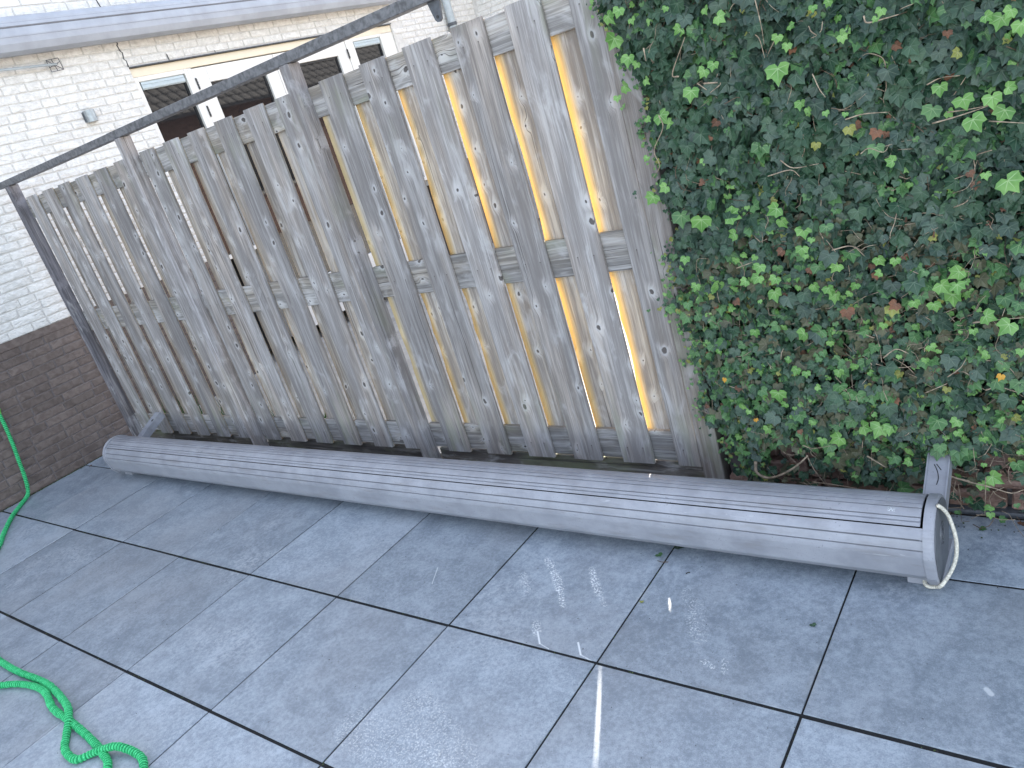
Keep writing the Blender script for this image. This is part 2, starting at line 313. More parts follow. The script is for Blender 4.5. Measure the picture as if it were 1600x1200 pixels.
LEAFM = {'d': mat_leaf('dark_ivy_leaf', (.018, .050, .028), (.044, .092, .048), (.10, .15, .10), .42, .05),
         'e': mat_leaf('deep_ivy_leaf', (.026, .052, .038), (.054, .092, .062), (.10, .14, .10), .40, .05),
         'm': mat_leaf('mid_green_ivy_leaf', (.050, .125, .045), (.085, .19, .065), (.2, .3, .14), .4, .12),
         'l': mat_leaf('young_lime_ivy_leaf', (.10, .24, .055), (.19, .36, .10), (.36, .50, .24), .42, .2),
         'w': mat_leaf('olive_brown_ivy_leaf', (.055, .060, .034), (.10, .102, .055), (.14, .13, .09), .5, .05),
         'y': mat_leaf('yellowing_ivy_leaf', (.18, .20, .045), (.27, .28, .07), (.4, .4, .2), .5, .2),
         'b': mat_leaf('dead_brown_ivy_leaf', (.09, .045, .028), (.19, .085, .045), (.2, .12, .08), .7, .05),
         'o': mat_leaf('orange_ivy_leaf', (.55, .26, .03), (.7, .36, .05), (.6, .4, .1), .5, .2)}
LK = 'demlybow'; LMATS = [LEAFM[k] for k in LK]
STEMM = mat_plain('dry_ivy_stem', (.30, .235, .17), .85, .2, var=.35, sc=60, bump=.5)
STEMD = mat_plain('dark_ivy_stem', (.12, .085, .06), .9, .1, var=.4, sc=60)
SOIL = mat_plain('dark_soil_strip', (.045, .042, .038), .95, .1, var=.4, sc=60, bump=.6)
KERB = mat_plain('dark_concrete_kerb', (.10, .105, .115), .8, .2, var=.2, sc=40)
PAVE = mat_plain('pale_neighbour_paving', (.34, .32, .29), .85, .2, var=.15, sc=5)
GRASS = mat_plain('grass_green', (.035, .10, .015), .7, .2, var=.3, sc=30)

# ------------------------------------------------------------------ setting: ground, patio, kerb
mb = MB(); mb.add([(-60, -60, -.06), (70, -60, -.06), (70, 70, -.06), (-60, 70, -.06)], [(0, 1, 2, 3)])
link('ground', mb.mesh('ground', PAVE), kind='structure')
mb = MB(); mb.box((.06, -6, -.05), (12, .93, -.0026)); patio = link('patio', mb.mesh('patio', BED), kind='structure')
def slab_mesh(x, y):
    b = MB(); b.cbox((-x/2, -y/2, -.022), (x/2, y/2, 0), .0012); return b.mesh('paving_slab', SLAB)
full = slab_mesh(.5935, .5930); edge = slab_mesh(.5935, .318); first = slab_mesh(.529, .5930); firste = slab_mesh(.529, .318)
for i in range(0, 17):
    for j in range(-7, 2):
        cy = (j*.605 + .3025) if j < 1 else .608 + .159
        cx = i*.6 + .3 if i else .3345
        me = (first if i == 0 else full) if j < 1 else (firste if i == 0 else edge)
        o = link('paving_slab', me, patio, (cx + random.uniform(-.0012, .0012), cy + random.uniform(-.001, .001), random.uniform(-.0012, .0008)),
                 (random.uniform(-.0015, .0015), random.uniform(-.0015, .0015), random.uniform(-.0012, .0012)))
mb = MB(); mb.box((.06, .932, -.05), (12, 1.10, -.012)); link('soil_strip', mb.mesh('soil_strip', SOIL), kind='structure')
mb = MB(); mb.cbox((4.87, .950, -.05), (12, .995, .004), .004); link('kerb', mb.mesh('kerb', KERB), kind='structure')
mb = MB(); mb.box((.06, 1.102, -.05), (12, 14, -.02)); link('neighbour_paving', mb.mesh('neighbour_paving', PAVE), kind='structure')

# ------------------------------------------------------------------ house
X0 = .06
def proj(p):
    d = Vector(p) - CAMC; z = zf.dot(d)
    return (800 + 1194.32*xa.dot(d)/z, 600 + 1194.32*yd.dot(d)/z, z)
house = empty('house', (X0, 2, 0), label='white painted brick house with dark brick plinth behind the fence', cat='house')
OY0, OY1, OZ1 = 2.25, 5.295, 2.578
XM = X0 - .0065
mb = MB()
mb.box((-.3, -6, 1.02), (XM, OY0, 3.5)); mb.box((-.3, OY0, OZ1+.004), (XM, OY1, 3.5)); mb.box((-.3, OY1, 1.02), (XM, 6.8, 3.5))
part('wall', mb, WHITEM, house)
mb = MB(); mb.box((-.3, -6, 3.502), (XM, 9, 8.85)); part('upper_wall', mb, WHITEB, house)
mb = MB(); mb.box((-.3, -6, -.1), (X0-.009, OY0, 1.018)); mb.box((-.3, OY1, -.1), (X0-.009, 6.8, 1.018)); part('plinth', mb, DARKM, house)
mb = MB(); mb.box((-8, -6, 8.86), (X0+.35, 9, 9.0)); part('roof', mb, KERB, house)
# wall of the rear wing that turns towards the neighbour's garden
mb = MB(); mb.box((-.3, 6.80, 0), (1.4, 7.1, 3.5)); part('side_wing_wall', mb, WHITEM, house)
mb = MB(); mb.box((-3, 2.2, 0), (-.35, 5.4, 3.0)); part('room_interior', mb, DARKP, house)
def brick_meshes(mat, prot, n, h):
    out = {}
    for L in (.212, .155, .103):
        for k in range(n):
            b = MB(); c = .0035
            j = lambda a=.0012: random.uniform(-a, a)
            y0, y1, z0, z1 = -L/2+j(.002), L/2+j(.002), -h/2+j(), h/2+j()
            fr = [(prot+j(.0012), y0+c, z0+c), (prot+j(.0012), y1-c, z0+c), (prot+j(.0012), y1-c, z1-c), (prot+j(.0012), y0+c, z1-c)]
            rim = [(prot-c, y0, z0), (prot-c, y1, z0), (prot-c, y1, z1), (prot-c, y0, z1)]; bk = [(-.02, y0, z0), (-.02, y1, z0), (-.02, y1, z1), (-.02, y0, z1)]
            cen = [(prot+.0015+j(.002), j(.03), j(.008))]
            fs = [(0, 1, 12), (1, 2, 12), (2, 3, 12), (3, 0, 12)]
            for i in range(4):
                q = (i+1) % 4; fs += [(i+4, q+4, q, i), (i+8, q+8, q+4, i+4)]
            b.add(fr+rim+bk+cen, fs); out.setdefault(L, []).append(b.mesh('brick', mat))
    return out
COURSE = .0605
def lay(rows, ya, yb, x, hole, seed):
    random.seed(seed); res = []
    for z in rows:
        y = ya - random.uniform(0, .2)
        while y < yb:
            L = random.choices((.212, .155, .103), (5, 1.2, 2.2))[0]
            if z < OZ1 + .02 and y + .05 < OY0 < y + L + .06: L = OY0 - y - .001
            if z < OZ1 + .02 and y < OY0 < OY1 and y > OY0 - .05: y = OY1 + .002
            c = y + L/2
            if not hole(c, z, L): res.append((x, c, z, L))
            y += L + .0095
    return res
def in_hole(c, z, L): return OY0 - L/2 + .004 < c < OY1 + L/2 - .004 and z < OZ1 + .03
def split(lst, n, meshes, name, parent, mat, stuffname):
    sc = []
    for b in lst:
        u, v, d = proj(b[:3]); vis = -20 < u < 1620 and -20 < v < 1220 and d > 0
        if vis and b[1] > .95:
            t = (.97 - CAMC.y)/(b[1] - CAMC.y); zc = CAMC.z + (b[2]-CAMC.z)*t; xc = CAMC.x + (b[0]-CAMC.x)*t
            vis = zc > 1.86 and not (xc > 4.85)
        sc.append(((0 if vis else 1), d, b))
    sc.sort(key=lambda q: q[:2]); k = 0; big = MB()
    for v, d, b in sc:
        key = min(meshes, key=lambda q: abs(q-b[3])); me = random.choice(meshes[key]); sy = b[3]/key
        if k < n: link(name, me, parent, b[:3]).scale = (1, sy, 1); k += 1
        else: big.add([(p.co.x+b[0], p.co.y*sy+b[1], p.co.z+b[2]) for p in me.vertices], [tuple(f.vertices) for f in me.polygons])
    part(stuffname, big, mat, parent, kind='stuff')
WM = brick_meshes(WHITEB, .0, 7, .0515)
rows = [1.021 + .0265 + COURSE*i for i in range(41)]
split(lay(rows, -2.2, 6.78, X0, in_hole, 3), 295, WM, 'brick', house, WHITEB, 'far_brickwork')
DM = brick_meshes(DARKB, .0, 5, .0530)
rows = [.0 + .028 + COURSE*i for i in range(16)]
split(lay(rows, -2.2, 2.2, X0-.004, lambda c, z, L: c > OY0 - L/2 + .004, 5), 140, DM, 'plinth_brick', house, DARKB, 'far_plinth_brickwork')
mb = MB(); mb.cbox((X0-.03, -2.2, .962), (X0-.003, 2.2, 1.0195), .003); part('plinth_capping', mb, DARKB, house)
# wing bricks facing the garden (courses only a few pixels high)
big = MB()
for z in [1.05 + COURSE*i for i in range(40)]:
    x = X0 + random.uniform(0, .1)
    while x < 1.35: big.cbox((x, 6.793, z-.0255), (x+.2, 6.83, z+.0255), .004); x += .21
part('wing_brickwork', big, WHITEB, house, kind='stuff')
# crack / movement joint
pts = [(2.232, 2.80), (2.240, 2.755), (2.228, 2.745), (2.236, 2.70), (2.246, 2.69), (2.236, 2.64), (2.249, 2.63), (2.246, 2.585)]
mb = MB(); mb.tube([(X0+.0005, a, b) for a, b in pts], .0045, 5); part('crack', mb, DARKP, house)
mb = MB(); mb.tube([(X0+.0005, a, b) for a, b in [(2.61, 2.585), (2.607, 2.63)]], .004, 5); mb.tube([(X0+.0005, a, b) for a, b in [(3.06, 2.585), (3.058, 2.60)]], .003, 5); part('crack', mb, DARKP, house)
mb = MB(); mb.tube([(X0+.0005, a, b) for a, b in [(2.232, 3.02), (2.22, 3.08), (2.236, 3.14), (2.225, 3.3)]], .0045, 5); part('crack', mb, DARKP, house)
# lintel, frames, glazing
mb = MB(); mb.cbox((X0-.02, OY0, OZ1-.004), (X0+.012, OY1, OZ1+.004), .001); part('lead_flashing', mb, KERB, house)
mb = MB(); mb.cbox((-.05, OY0, 2.505), (X0-.02, OY1, OZ1-.006), .003); part('lintel_board', mb, CREAM, house)
def pane(name, y0, y1, z0, z1, parent, x=.0):
    b = MB(); b.box((x-.01, y0-.01, z0-.01), (x, y1+.01, z1+.01)); return part(name, b, GLASS, parent)
def frame(y0, y1, z0, z1, t, x0, x1, mb):
    mb.cbox((x0, y0, z0), (x1, y0+t, z1), .002); mb.cbox((x0, y1-t, z0), (x1, y1, z1), .002)
    mb.cbox((x0, y0+t+.0005, z1-t), (x1, y1-t-.0005, z1), .002); mb.cbox((x0, y0+t+.0005, z0), (x1, y1-t-.0005, z0+t), .002)
def window(y0, y1, z0, z1):
    b = MB(); frame(y0-.035, y1+.035, z0-.035, z1+.022, .035, -.045, X0-.022, b); w = part('window', b, WPAINT, house)
    pane('pane', y0, y1, z0, z1, w)
    b = MB(); b.box((-.003, y0+.001, z0), (.012, y0+.014, z1)); b.box((-.003, y1-.014, z0), (.012, y1-.001, z1)); part('glazing_bead', b, DARKP, w)
    b = MB(); pr = [(.0, z1-.075), (.022, z1-.075), (.030, z1-.065), (.030, z1-.045), (.026, z1-.040), (.030, z1-.035), (.028, z1-.018), (.016, z1-.006), (.0, z1-.004)]
    b.extrude(pr, y0+.016, y1-.012, 'Y'); part('screen_box', b, SCREEN, w); return w
window(2.292, 2.712, 1.0, 2.483); window(4.695, 5.10, 1.0, 2.492)
for ya, yb, za in ((OY0, OY0+.0065, .9), (5.1355, OY1, .9), (2.7475, 2.785, .1), (4.585, 4.6595, .1)):
    mb = MB(); mb.cbox((-.05, ya, za), (X0-.022, yb, 2.503), .001); part('jamb', mb, WPAINT, house)
def door(y0, y1, g0, g1, gz, hy):
    b = MB(); x0, x1 = -.04, X0-.028
    b.cbox((x0, y0, .1), (x1, g0, 2.497), .003); b.cbox((x0, g1, .1), (x1, y1, 2.497), .003)
    b.cbox((x0, g0+.0005, gz), (x1, g1-.0005, 2.497), .003); b.cbox((x0, g0+.0005, .1), (x1, g1-.0005, .5), .003)
    d = part('door', b, WPAINT, house); pane('pane', g0, g1, .5, gz, d, .0)
    b = MB(); b.box((-.002, g0+.001, .5), (.010, g0+.018, gz)); b.box((-.002, g1-.018, .5), (.010, g1-.001, gz)); b.box((-.002, g0+.019, gz-.015), (.010, g1-.019, gz-.001)); part('glazing_bead', b, DARKP, d)
    for hz in (2.375, 2.15):
        b = MB(); b.tube([(X0-.018, hy, hz-.045), (X0-.018, hy, hz+.045)], .007, 8)
        for q in range(4): b.tube([(X0-.018, hy, hz-.03+.02*q-.002), (X0-.018, hy, hz-.03+.02*q+.002)], .009, 8)
        part('hinge', b, DARKP, d)
door(2.788, 3.655, 2.925, 3.52, 2.372, 2.790); door(3.660, 4.582, 3.925, 4.445, 2.378, 4.580)
# downpipe with its collar
mb = MB(); mb.tube([(.125, 6.235, -.02), (.125, 6.235, 5.6)], .045, 16); dp = part('downpipe', mb, PIPEM, house, True)
mb = MB(); mb.tube([(.125, 6.235, 2.44), (.125, 6.235, 2.475)], .052, 16); mb.box((.062, 6.225, 2.445), (.08, 6.245, 2.47)); mb.box((.10, 6.176, 2.45), (.13, 6.188, 2.47)); part('pipe_clip', mb, KERB, dp)

# mounted awning box above the windows
mbx = MB()
pr = [(X0+.002, 2.778), (.10, 2.758), (.17, 2.752), (.215, 2.768), (.238, 2.81), (.243, 2.86), (.240, 2.905), (.232, 2.908), (.232, 2.914), (.238, 2.918), (.232, 2.955), (.205, 2.985), (.15, 2.998), (X0+.002, 3.0)]
mbx.extrude(pr, -1.6, 5.35, 'Y')
ab = empty('awning_box', (.15, 2, 2.88), label='long grey metal awning box mounted on the white house wall above the windows', cat='awning')
part('casing', mbx, GUTTER, ab)
for zz, xx, rg in ((2.911, .2345, .004), (2.85, .2435, .0008), (2.94, .2345, .0008)):
    b = MB(); b.tube([(xx-.0004, -1.6, zz), (xx-.0004, 5.35, zz)], rg, 4); part('groove_dark_strip', b, GROOVE, ab)
b = MB(); b.extrude([(x*1.0+.003*(1 if x > .1 else 0), z) for x, z in [(p[0], lerp(2.88, p[1], 1.03)) for p in pr]], 5.352, 5.37, 'Y'); part('end_cap', b, GUTTER, ab)
# wall lamp: half-round metal up-and-down light
mb = MB(); n = 10; pr = [(X0+.002, 1.742)] + [(X0+.004+.06*math.sin(math.pi*k/n), 1.784-.041*math.cos(math.pi*k/n)) for k in range(n+1)] + [(X0+.002, 1.826)]
mb.extrude(pr, 2.255, 2.338, 'Z'); wl = empty('wall_lamp', (X0, 1.784, 2.296), label='small half-round grey metal wall lamp on the white brick wall', cat='lamp'); part('shade', mb, LAMPM, wl, False)
mb = MB(); mb.box((X0+.001, 1.735, 2.262), (X0+.006, 1.741, 2.33)); mb.box((X0+.001, 1.827, 2.262), (X0+.006, 1.833, 2.33)); part('back_plate', mb, KERB, wl)
# clothes rod on the wall
cr = empty('clothes_rod', (X0, 1.70, 2.675), label='thin grey clothes rod on a wire bracket fixed under the awning box', cat='clothes rod')
mb = MB(); mb.tube([(X0+.045, 1.70, 2.672), (X0+.05, 1.2, 2.690), (X0+.05, -.9, 2.77)], .0085, 8); part('rod', mb, PIPEM, cr, True)
mb = MB()
for a, b_ in (((1.655, 2.63), (1.745, 2.635)), ((1.745, 2.635), (1.74, 2.715)), ((1.74, 2.715), (1.65, 2.71)), ((1.65, 2.71), (1.655, 2.63)), ((1.65, 2.71), (1.745, 2.635)), ((1.655, 2.66), (1.742, 2.69)), ((1.70, 2.63), (1.69, 2.71))):
    mb.tube([(X0+.022, a[0], a[1]), (X0+.022, b_[0], b_[1])], .0025, 6)
mb.tube([(X0, 1.70, 2.672), (X0+.05, 1.70, 2.672)], .006, 8); part('bracket', mb, KERB, cr)

# ------------------------------------------------------------------ houses the window panes mirror (across the neighbour's garden)
nh = empty('brick_house', (12, 9, 0), label='red brick house with a dark tiled roof across the garden, seen mirrored in the panes', cat='house')
mb = MB(); mb.box((10.5, 2.5, 0), (17, 17, 3.2)); part('wall', mb, REDB, nh)
rf = MB()
for k in range(15):
    x = 10.1 + k*.26; z = 3.15 + k*.19
    for j in range(60): y = 2.2 + j*.25; rf.add([(x, y+.03, z), (x, y+.22, z), (x+.20, y+.22, z+.147), (x+.20, y+.03, z+.147), (x, y+.12, z+.035), (x+.20, y+.12, z+.18)], [(0, 4, 5, 3), (4, 1, 2, 5), (0, 1, 4)])
part('roof_tiles', rf, mat_plain('brown_roof_tile', (.21, .20, .19), .8, .2), nh, kind='stuff')
rb = MB(); rb.add([(10.05, 2.1, 3.08), (10.05, 17.3, 3.08), (14, 17.3, 5.98), (14, 2.1, 5.98), (17, 17.3, 3.8), (17, 2.1, 3.8)], [(0, 1, 2, 3), (3, 2, 4, 5)]); part('roof', rb, DARKP, nh)
for yy in (4.5, 7.5, 10.5, 13.5):
    b = MB(); b.box((10.46, yy, 1.0), (10.498, yy+1.4, 2.4)); wn_ = part('window', b, WPAINT, nh); b = MB(); b.box((10.44, yy+.08, 1.08), (10.459, yy+1.32, 2.32)); part('pane', b, GLASS, wn_)

# ------------------------------------------------------------------ fence
YF = .970; T = .0165; YR = YF+T+.0005; TR = .021; YB = YR+TR+.0005
def plank_mesh(w, h, name, seed, mat, wav=.0012, bites=(), t=T):
    rs = random.Random(seed); n = 26; c = .003; vs = []; fs = []
    ph = [rs.uniform(0, 6.28) for _ in range(4)]; bow = rs.uniform(-.0025, .0025) if wav > .001 else 0
    for i in range(n+1):
        z = h*i/n; s_ = z/h
        l = wav*math.sin(3.1*z+ph[0]) + .4*wav*math.sin(17*z+ph[1]); r = wav*math.sin(2.7*z+ph[2]) + .4*wav*math.sin(15*z+ph[3])
        for za, zb, am in bites:
            if za <= z <= zb: l += am*math.sin(math.pi*(z-za)/(zb-za))**.5
        xo = bow*math.sin(math.pi*s_); x0, x1 = l+xo, w+r+xo
        vs += [(x0+c, 0, z), (x1-c, 0, z), (x1, c, z), (x1, t-c, z), (x1-c, t, z), (x0+c, t, z), (x0, t-c, z), (x0, c, z)]
    for i in range(n):
        for k in range(8): fs.append((i*8+k, i*8+(k+1) % 8, (i+1)*8+(k+1) % 8, (i+1)*8+k))
    fs += [tuple(range(7, -1, -1)), tuple(range(n*8, n*8+8))]
    b = MB(); b.add(vs, fs); return b.mesh(name, mat)
def rail(parent, x0, x1, z0, z1, seed):
    rs = random.Random(seed); L = x1-x0; hgt = z1-z0; b = MB(); b.cbox((-hgt/2, 0, 0), (hgt/2, TR, L), .0025)
    # built upright so the grain runs along the board, then turned level
    link('rail', b.mesh('rail', RAILW), parent, (x0, YR, (z0+z1)/2), (0, math.pi/2, 0))
BAYS = [
 dict(x=(.303, 1.797), f=[.371, .620, .863, 1.110, 1.358, 1.610], label='fence panel nearest the white house wall, white light between its boards', rear0=.300),
 dict(x=(1.863, 3.277), f=[1.905, 2.155, 2.396, 2.642, 2.893, 3.131], label='middle fence panel standing between the two taller wooden posts', rear0=1.865),
 dict(x=(3.343, 4.772), f=[3.436, 3.686, 3.931, 4.178, 4.421, 4.668], label='fence panel beside the ivy with orange light glowing between boards', rear0=3.345)]
# where daylight slips past the left edge of a rear board: (slit index, z from, z to, metres)
BITES = {2: {0: [(.55, .64, .0085)], 1: [(.56, .66, .0088), (.73, .86, .0078)], 2: [(.56, .67, .0088), (.73, .88, .0086), (1.30, 1.64, .0078)], 4: [(1.06, 1.50, .0074)], 5: [(.48, .68, .0084), (.74, .82, .0058)]}}
seed = 10
fence = empty('fence', (.3, YF, 0), label='weathered grey timber fence of three board panels between square wooden posts', cat='fence')
for bi, B in enumerate(BAYS):
    pn = empty('fence_panel', (B['x'][0]-.3, 0, .09), label=B['label']); pn.parent = fence
    for k, x in enumerate(B['f']):
        seed += 1; wd = .143 if not (bi == 2 and k == 5) else .1005
        o = link('plank', plank_mesh(wd, 1.767 + random.uniform(-.003, .003), 'plank', seed, WOOD, .0012 if bi < 2 else .0005), pn, (x, YF, .0895), (0, random.uniform(-.0012, .0012) if bi < 2 else 0, 0))
    for k in range(6):
        seed += 1
        if k == 0: xl = B['rear0']; xr = B['f'][0] + .019
        else: xl = B['f'][k-1] + .143 - (.0170 if bi == 2 else .0155); xr = B['f'][k] + .018
        bt = [(a-.1, b-.1, c) for a, b, c in BITES.get(bi, {}).get(k, [])]
        link('rear_plank', plank_mesh(xr-xl, 1.74, 'rear_plank', seed, REARW if bi < 2 else REARY, .0018 if bi < 2 else .0004, bt), pn, (xl, YB, .10))
    if bi < 2:
        seed += 1; xl = B['f'][5]+.143-.018; link('rear_plank', plank_mesh(max(.03, B['x'][1]-xl-.002), 1.74, 'rear_plank', seed, REARW), pn, (xl, YB, .10))
    for z0, z1 in ((.100, .2325), (.900, 1.048), (1.7235, 1.848)): seed += 1; rail(pn, B['x'][0], B['x'][1], z0, z1, seed)
    b = MB(); L = B['x'][1]-B['x'][0]; b.cbox((-.043, 0, 0), (.043, .03, L), .003); link('kickboard', b.mesh('kickboard', KICKW), pn, (B['x'][0], 1.0, .043), (0, math.pi/2, 0))
for x, h, lb in ((.238, 1.958, 'slim wooden fence post standing against the white house wall'), (1.80, 1.958, 'tall wooden fence post between the left and middle panels'), (3.28, 1.958, 'tall wooden fence post left of the orange glowing panel')):
    b = MB(); b.cbox((0, 0, -.02), (.061, .066, h), .003); link('fence_post', b.mesh('fence_post', POSTW if x > 1 else POSTD), fence, (x, .930, 0))
b = MB(); b.cbox((0, 0, -.02), (.082, .07, 1.93), .003); link('fence_post', b.mesh('fence_post', ENDPOST), fence, (4.776, .955, 0), label='rough broad end post with ivy creeping over it')
# steel beam over the posts
bm_ = empty('metal_beam', (.09, .93, 1.96), label='dark mottled metal beam lying along the tops of the fence posts', cat='beam')
b = MB(); b.cbox((.12, .935, 1.9595), (1.742, .99, 1.9995), .002); part('beam_section', b, BEAMM, bm_)
b = MB(); b.cbox((1.744, .933, 1.9590), (4.20, .992, 2.0005), .002); part('beam_section', b, BEAMM, bm_)
b = MB(); b.extrude([(4.132, 1.9585), (4.182, 1.9585), (4.168, 1.893), (4.158, 1.888), (4.146, 1.890), (4.140, 1.898)], .966, .976, 'X') if False else None
b = MB(); vs = [(4.125, 1.9585), (4.182, 1.9585), (4.168, 1.895), (4.158, 1.888), (4.148, 1.889), (4.140, 1.897)]
b.add([(x, .955, z) for x, z in vs] + [(x, .965, z) for x, z in vs], [(0, 1, 2, 3, 4, 5), (11, 10, 9, 8, 7, 6)] + [(i, i+6, (i+1) % 6+6, (i+1) % 6) for i in range(6)]); part('hanging_bracket', b, KERB, bm_)
b = MB(); b.tube([(4.155, .953, 1.905), (4.155, .957, 1.905)], .006, 8); part('bolt', b, DARKP, bm_)
# grass tufts and clutter behind the fence, glimpsed through the slits
b = MB(); rs = random.Random(4)
for k in range(600):
    x = rs.uniform(.15, 2.2); y = rs.uniform(1.12, 1.45); h = rs.uniform(.05, .24); a = rs.uniform(0, 6.28); d = .004
    b.add([(x-d*math.cos(a), y-d*math.sin(a), -.02), (x+d*math.cos(a), y+d*math.sin(a), -.02), (x+rs.uniform(-.06, .06), y+rs.uniform(-.06, .06), h)], [(0, 1, 2)])
link('grass', b.mesh('grass', GRASS), kind='stuff')

# ------------------------------------------------------------------ fallen awning cassette
yc, zc, rr = .612, .142, .1135; XA, XB = .755, 5.608
aw = empty('awning_cassette', (3.2, yc, 0), label='long grey rolled-up awning cassette lying on the patio along the fence', cat='awning')
def arc(a0, a1, r, n): return [(yc - r*math.cos(R_(lerp(a0, a1, k/n))), zc + r*math.sin(R_(lerp(a0, a1, k/n)))) for k in range(n+1)]
def grooved(a0, a1, r, grooves, n=40):
    pts = []; A = [lerp(a0, a1, k/n) for k in range(n+1)] + [g+d for g in grooves for d in (-1.1, -.7, .7, 1.1)]
    for a in sorted(A):
        q = r
        for g in grooves:
            if abs(a-g) < .75: q = r-.0038
        pts.append((yc - q*math.cos(R_(a)), zc + q*math.sin(R_(a))))
    return pts
# lower trough: from the underside up to the seam; a flat facet below 0 degrees
low = [(yc-.078, zc-.098), (yc-.098, zc-.072), (yc-.1128, zc-.004)] + grooved(.6, 43.6, rr, [11.4, 26.6], 22)
low_in = [(yc-(rr-.006)*math.cos(R_(a)), zc+(rr-.006)*math.sin(R_(a))) for a in (43, 30, 15, 2)] + [(yc-.09, zc-.068), (yc-.07, zc-.092), (yc+.06, zc-.094), (yc+.06, zc-.104)]
b = MB(); b.extrude(low+low_in, XA, XB, 'X'); part('front_profile', b, ALU, aw)
UPG = [52, 58.5, 74, 83, 92, 106]; up = grooved(45.6, 128, rr+.0004, UPG, 34); up_in = [(yc-(rr-.006)*math.cos(R_(a)), zc+(rr-.006)*math.sin(R_(a))) for a in (128, 100, 80, 60, 46)]
b = MB(); b.extrude(up+up_in, XA+.012, XB-.007, 'X'); part('top_profile', b, ALU, aw)
for g_ in (58.5, 74, 92, 11.4, 26.6):
    b = MB(); q_ = rr-.0026; yy, zz = yc-q_*math.cos(R_(g_)), zc+q_*math.sin(R_(g_)); b.tube([(XA+.014, yy, zz), (XB-.008, yy, zz)], .0011, 5); part('groove_dark_strip', b, GROOVE, aw)
back = arc(129.5, 262, rr-.001, 18); b = MB(); b.extrude(back + [(yc-(rr-.007)*math.cos(R_(a)), zc+(rr-.007)*math.sin(R_(a))) for a in (262, 230, 200, 160, 129.5)], XA, XB, 'X'); part('back_profile', b, ALU, aw)
b = MB(); b.tube([(XA+.01, yc, zc), (XB-.01, yc, zc)], .098, 24); part('fabric_roll', b, DARKP, aw)
def capmesh(x0, x1, r):
    b = MB(); pr = [(yc - r*math.cos(R_(a)), zc + r*math.sin(R_(a))) for a in range(0, 236, 6)] + [(yc+.062, zc-.112), (yc-.080, zc-.112), (yc-.103, zc-.075), (yc-.1165, zc-.006)]
    c = .003; m2 = [((p[0]-yc)*.975+yc, (p[1]-zc)*.975+zc) for p in pr]; n = len(pr)
    L = [(x0+(.003 if x0 < 2 else 0), m2 if x0 < 2 else pr), (x0+.003, pr), (x1-.003, pr), (x1, m2 if x0 > 2 else pr)]
    if x0 < 2: L[0] = (x0, m2)
    vs = [(x, p[0], p[1]) for x, q in L for p in q]; fs = [(k*n+i, k*n+(i+1) % n, (k+1)*n+(i+1) % n, (k+1)*n+i) for k in range(3) for i in range(n)] + [tuple(range(n-1, -1, -1)), tuple(range(3*n, 4*n))]
    b.add(vs, fs); return b
rc = part('end_cap', capmesh(XB+.0005, XB+.028, .1175), ALU, aw)
part('end_cap', capmesh(XA-.028, XA-.0005, .1175), ALU, aw)
b = MB(); pr = [(yc - .108*math.cos(R_(a)), zc + .108*math.sin(R_(a))) for a in range(0, 236, 6)] + [(yc+.056, zc-.104), (yc-.074, zc-.104), (yc-.095, zc-.07), (yc-.107, zc-.006)]
b.extrude(pr, XB+.0282, XB+.0305, 'X'); part('cover_plate', b, ALUD, rc)
b = MB()
for r in (.020, .032): b.tube([(XB+.0306, yc + r*math.cos(a*.3142), zc + .01 + r*math.sin(a*.3142)) for a in range(21)], .0022, 6, cap=False)
b.tube([(XB+.030, yc, zc+.01), (XB+.034, yc, zc+.01)], .013, 16); part('bearing', b, ALUD, rc)
# seam gap notch + sticker
b = MB(); b.extrude([(yc-.1130*math.cos(R_(a)), zc+.1130*math.sin(R_(a))) for a in (64, 68, 72)] + [(yc-.1142*math.cos(R_(a)), zc+.1142*math.sin(R_(a))) for a in (72, 68, 65)], 5.515, 5.535, 'X'); part('sticker', b, STICK, aw)
# mounting arms and feet
def arm(x, y0, z0, y1, z1, w):
    d = Vector((0, y1-y0, z1-z0)).normalized(); nn = Vector((0, -d.z, d.y)); b = MB()
    def q(xx, s_, h): p = Vector((xx, y0, z0)) + d*s_ + nn*h; return (p.x, p.y, p.z)
    L = (Vector((0, y1-y0, z1-z0))).length
    def bar(xa_, xb_, h0, h1, sa=0, sb=None):
        sb = L if sb is None else sb
        b.add([q(xa_, sa, h0), q(xb_, sa, h0), q(xb_, sb, h0), q(xa_, sb, h0), q(xa_, sa, h1), q(xb_, sa, h1), q(xb_, sb, h1), q(xa_, sb, h1)], [(0, 3, 2, 1), (4, 5, 6, 7), (0, 1, 5, 4), (1, 2, 6, 5), (2, 3, 7, 6), (3, 0, 4, 7)])
    bar(x, x+w, -.004, 0); bar(x+w+.0005, x+w+.005, -.045, .004); bar(x-.005, x-.0005, -.045, .002)
    a = part('mounting_arm', b, ALU, aw)
    b2 = MB(); c = q(x+w*.62, L*.80, .0006); c2 = q(x+w*.62, L*.80, .0014); b2.tube([c, c2], .010, 12); part('bolt_hole', b2, DARKP, a); return a, q, L
aR, qR, LR = arm(5.578, .62, .128, .945, .295, .052)
arm(.772, .62, .128, .93, .28, .056)
b = MB()
for st in ([(.012, .42), (.020, .47), (.030, .52), (.030, .58)], [(.022, .55), (.032, .50)], [(.014, .53), (.030, .46)]):
    pass
for st in ([(.016, .66), (.026, .60), (.031, .53), (.028, .47)], [(.022, .665), (.036, .61)]):
    b.tube(spline([qR(5.578+u, LR*s_, .0008) for u, s_ in st], 4), .0011, 5)
part('marker_scribble', b, MARKER, aR)
for x in (5.545, .765):
    b = MB(); b.cbox((x, .562, .0012), (x+.095, .76, .030), .002); part('foot', b, ALU, aw)
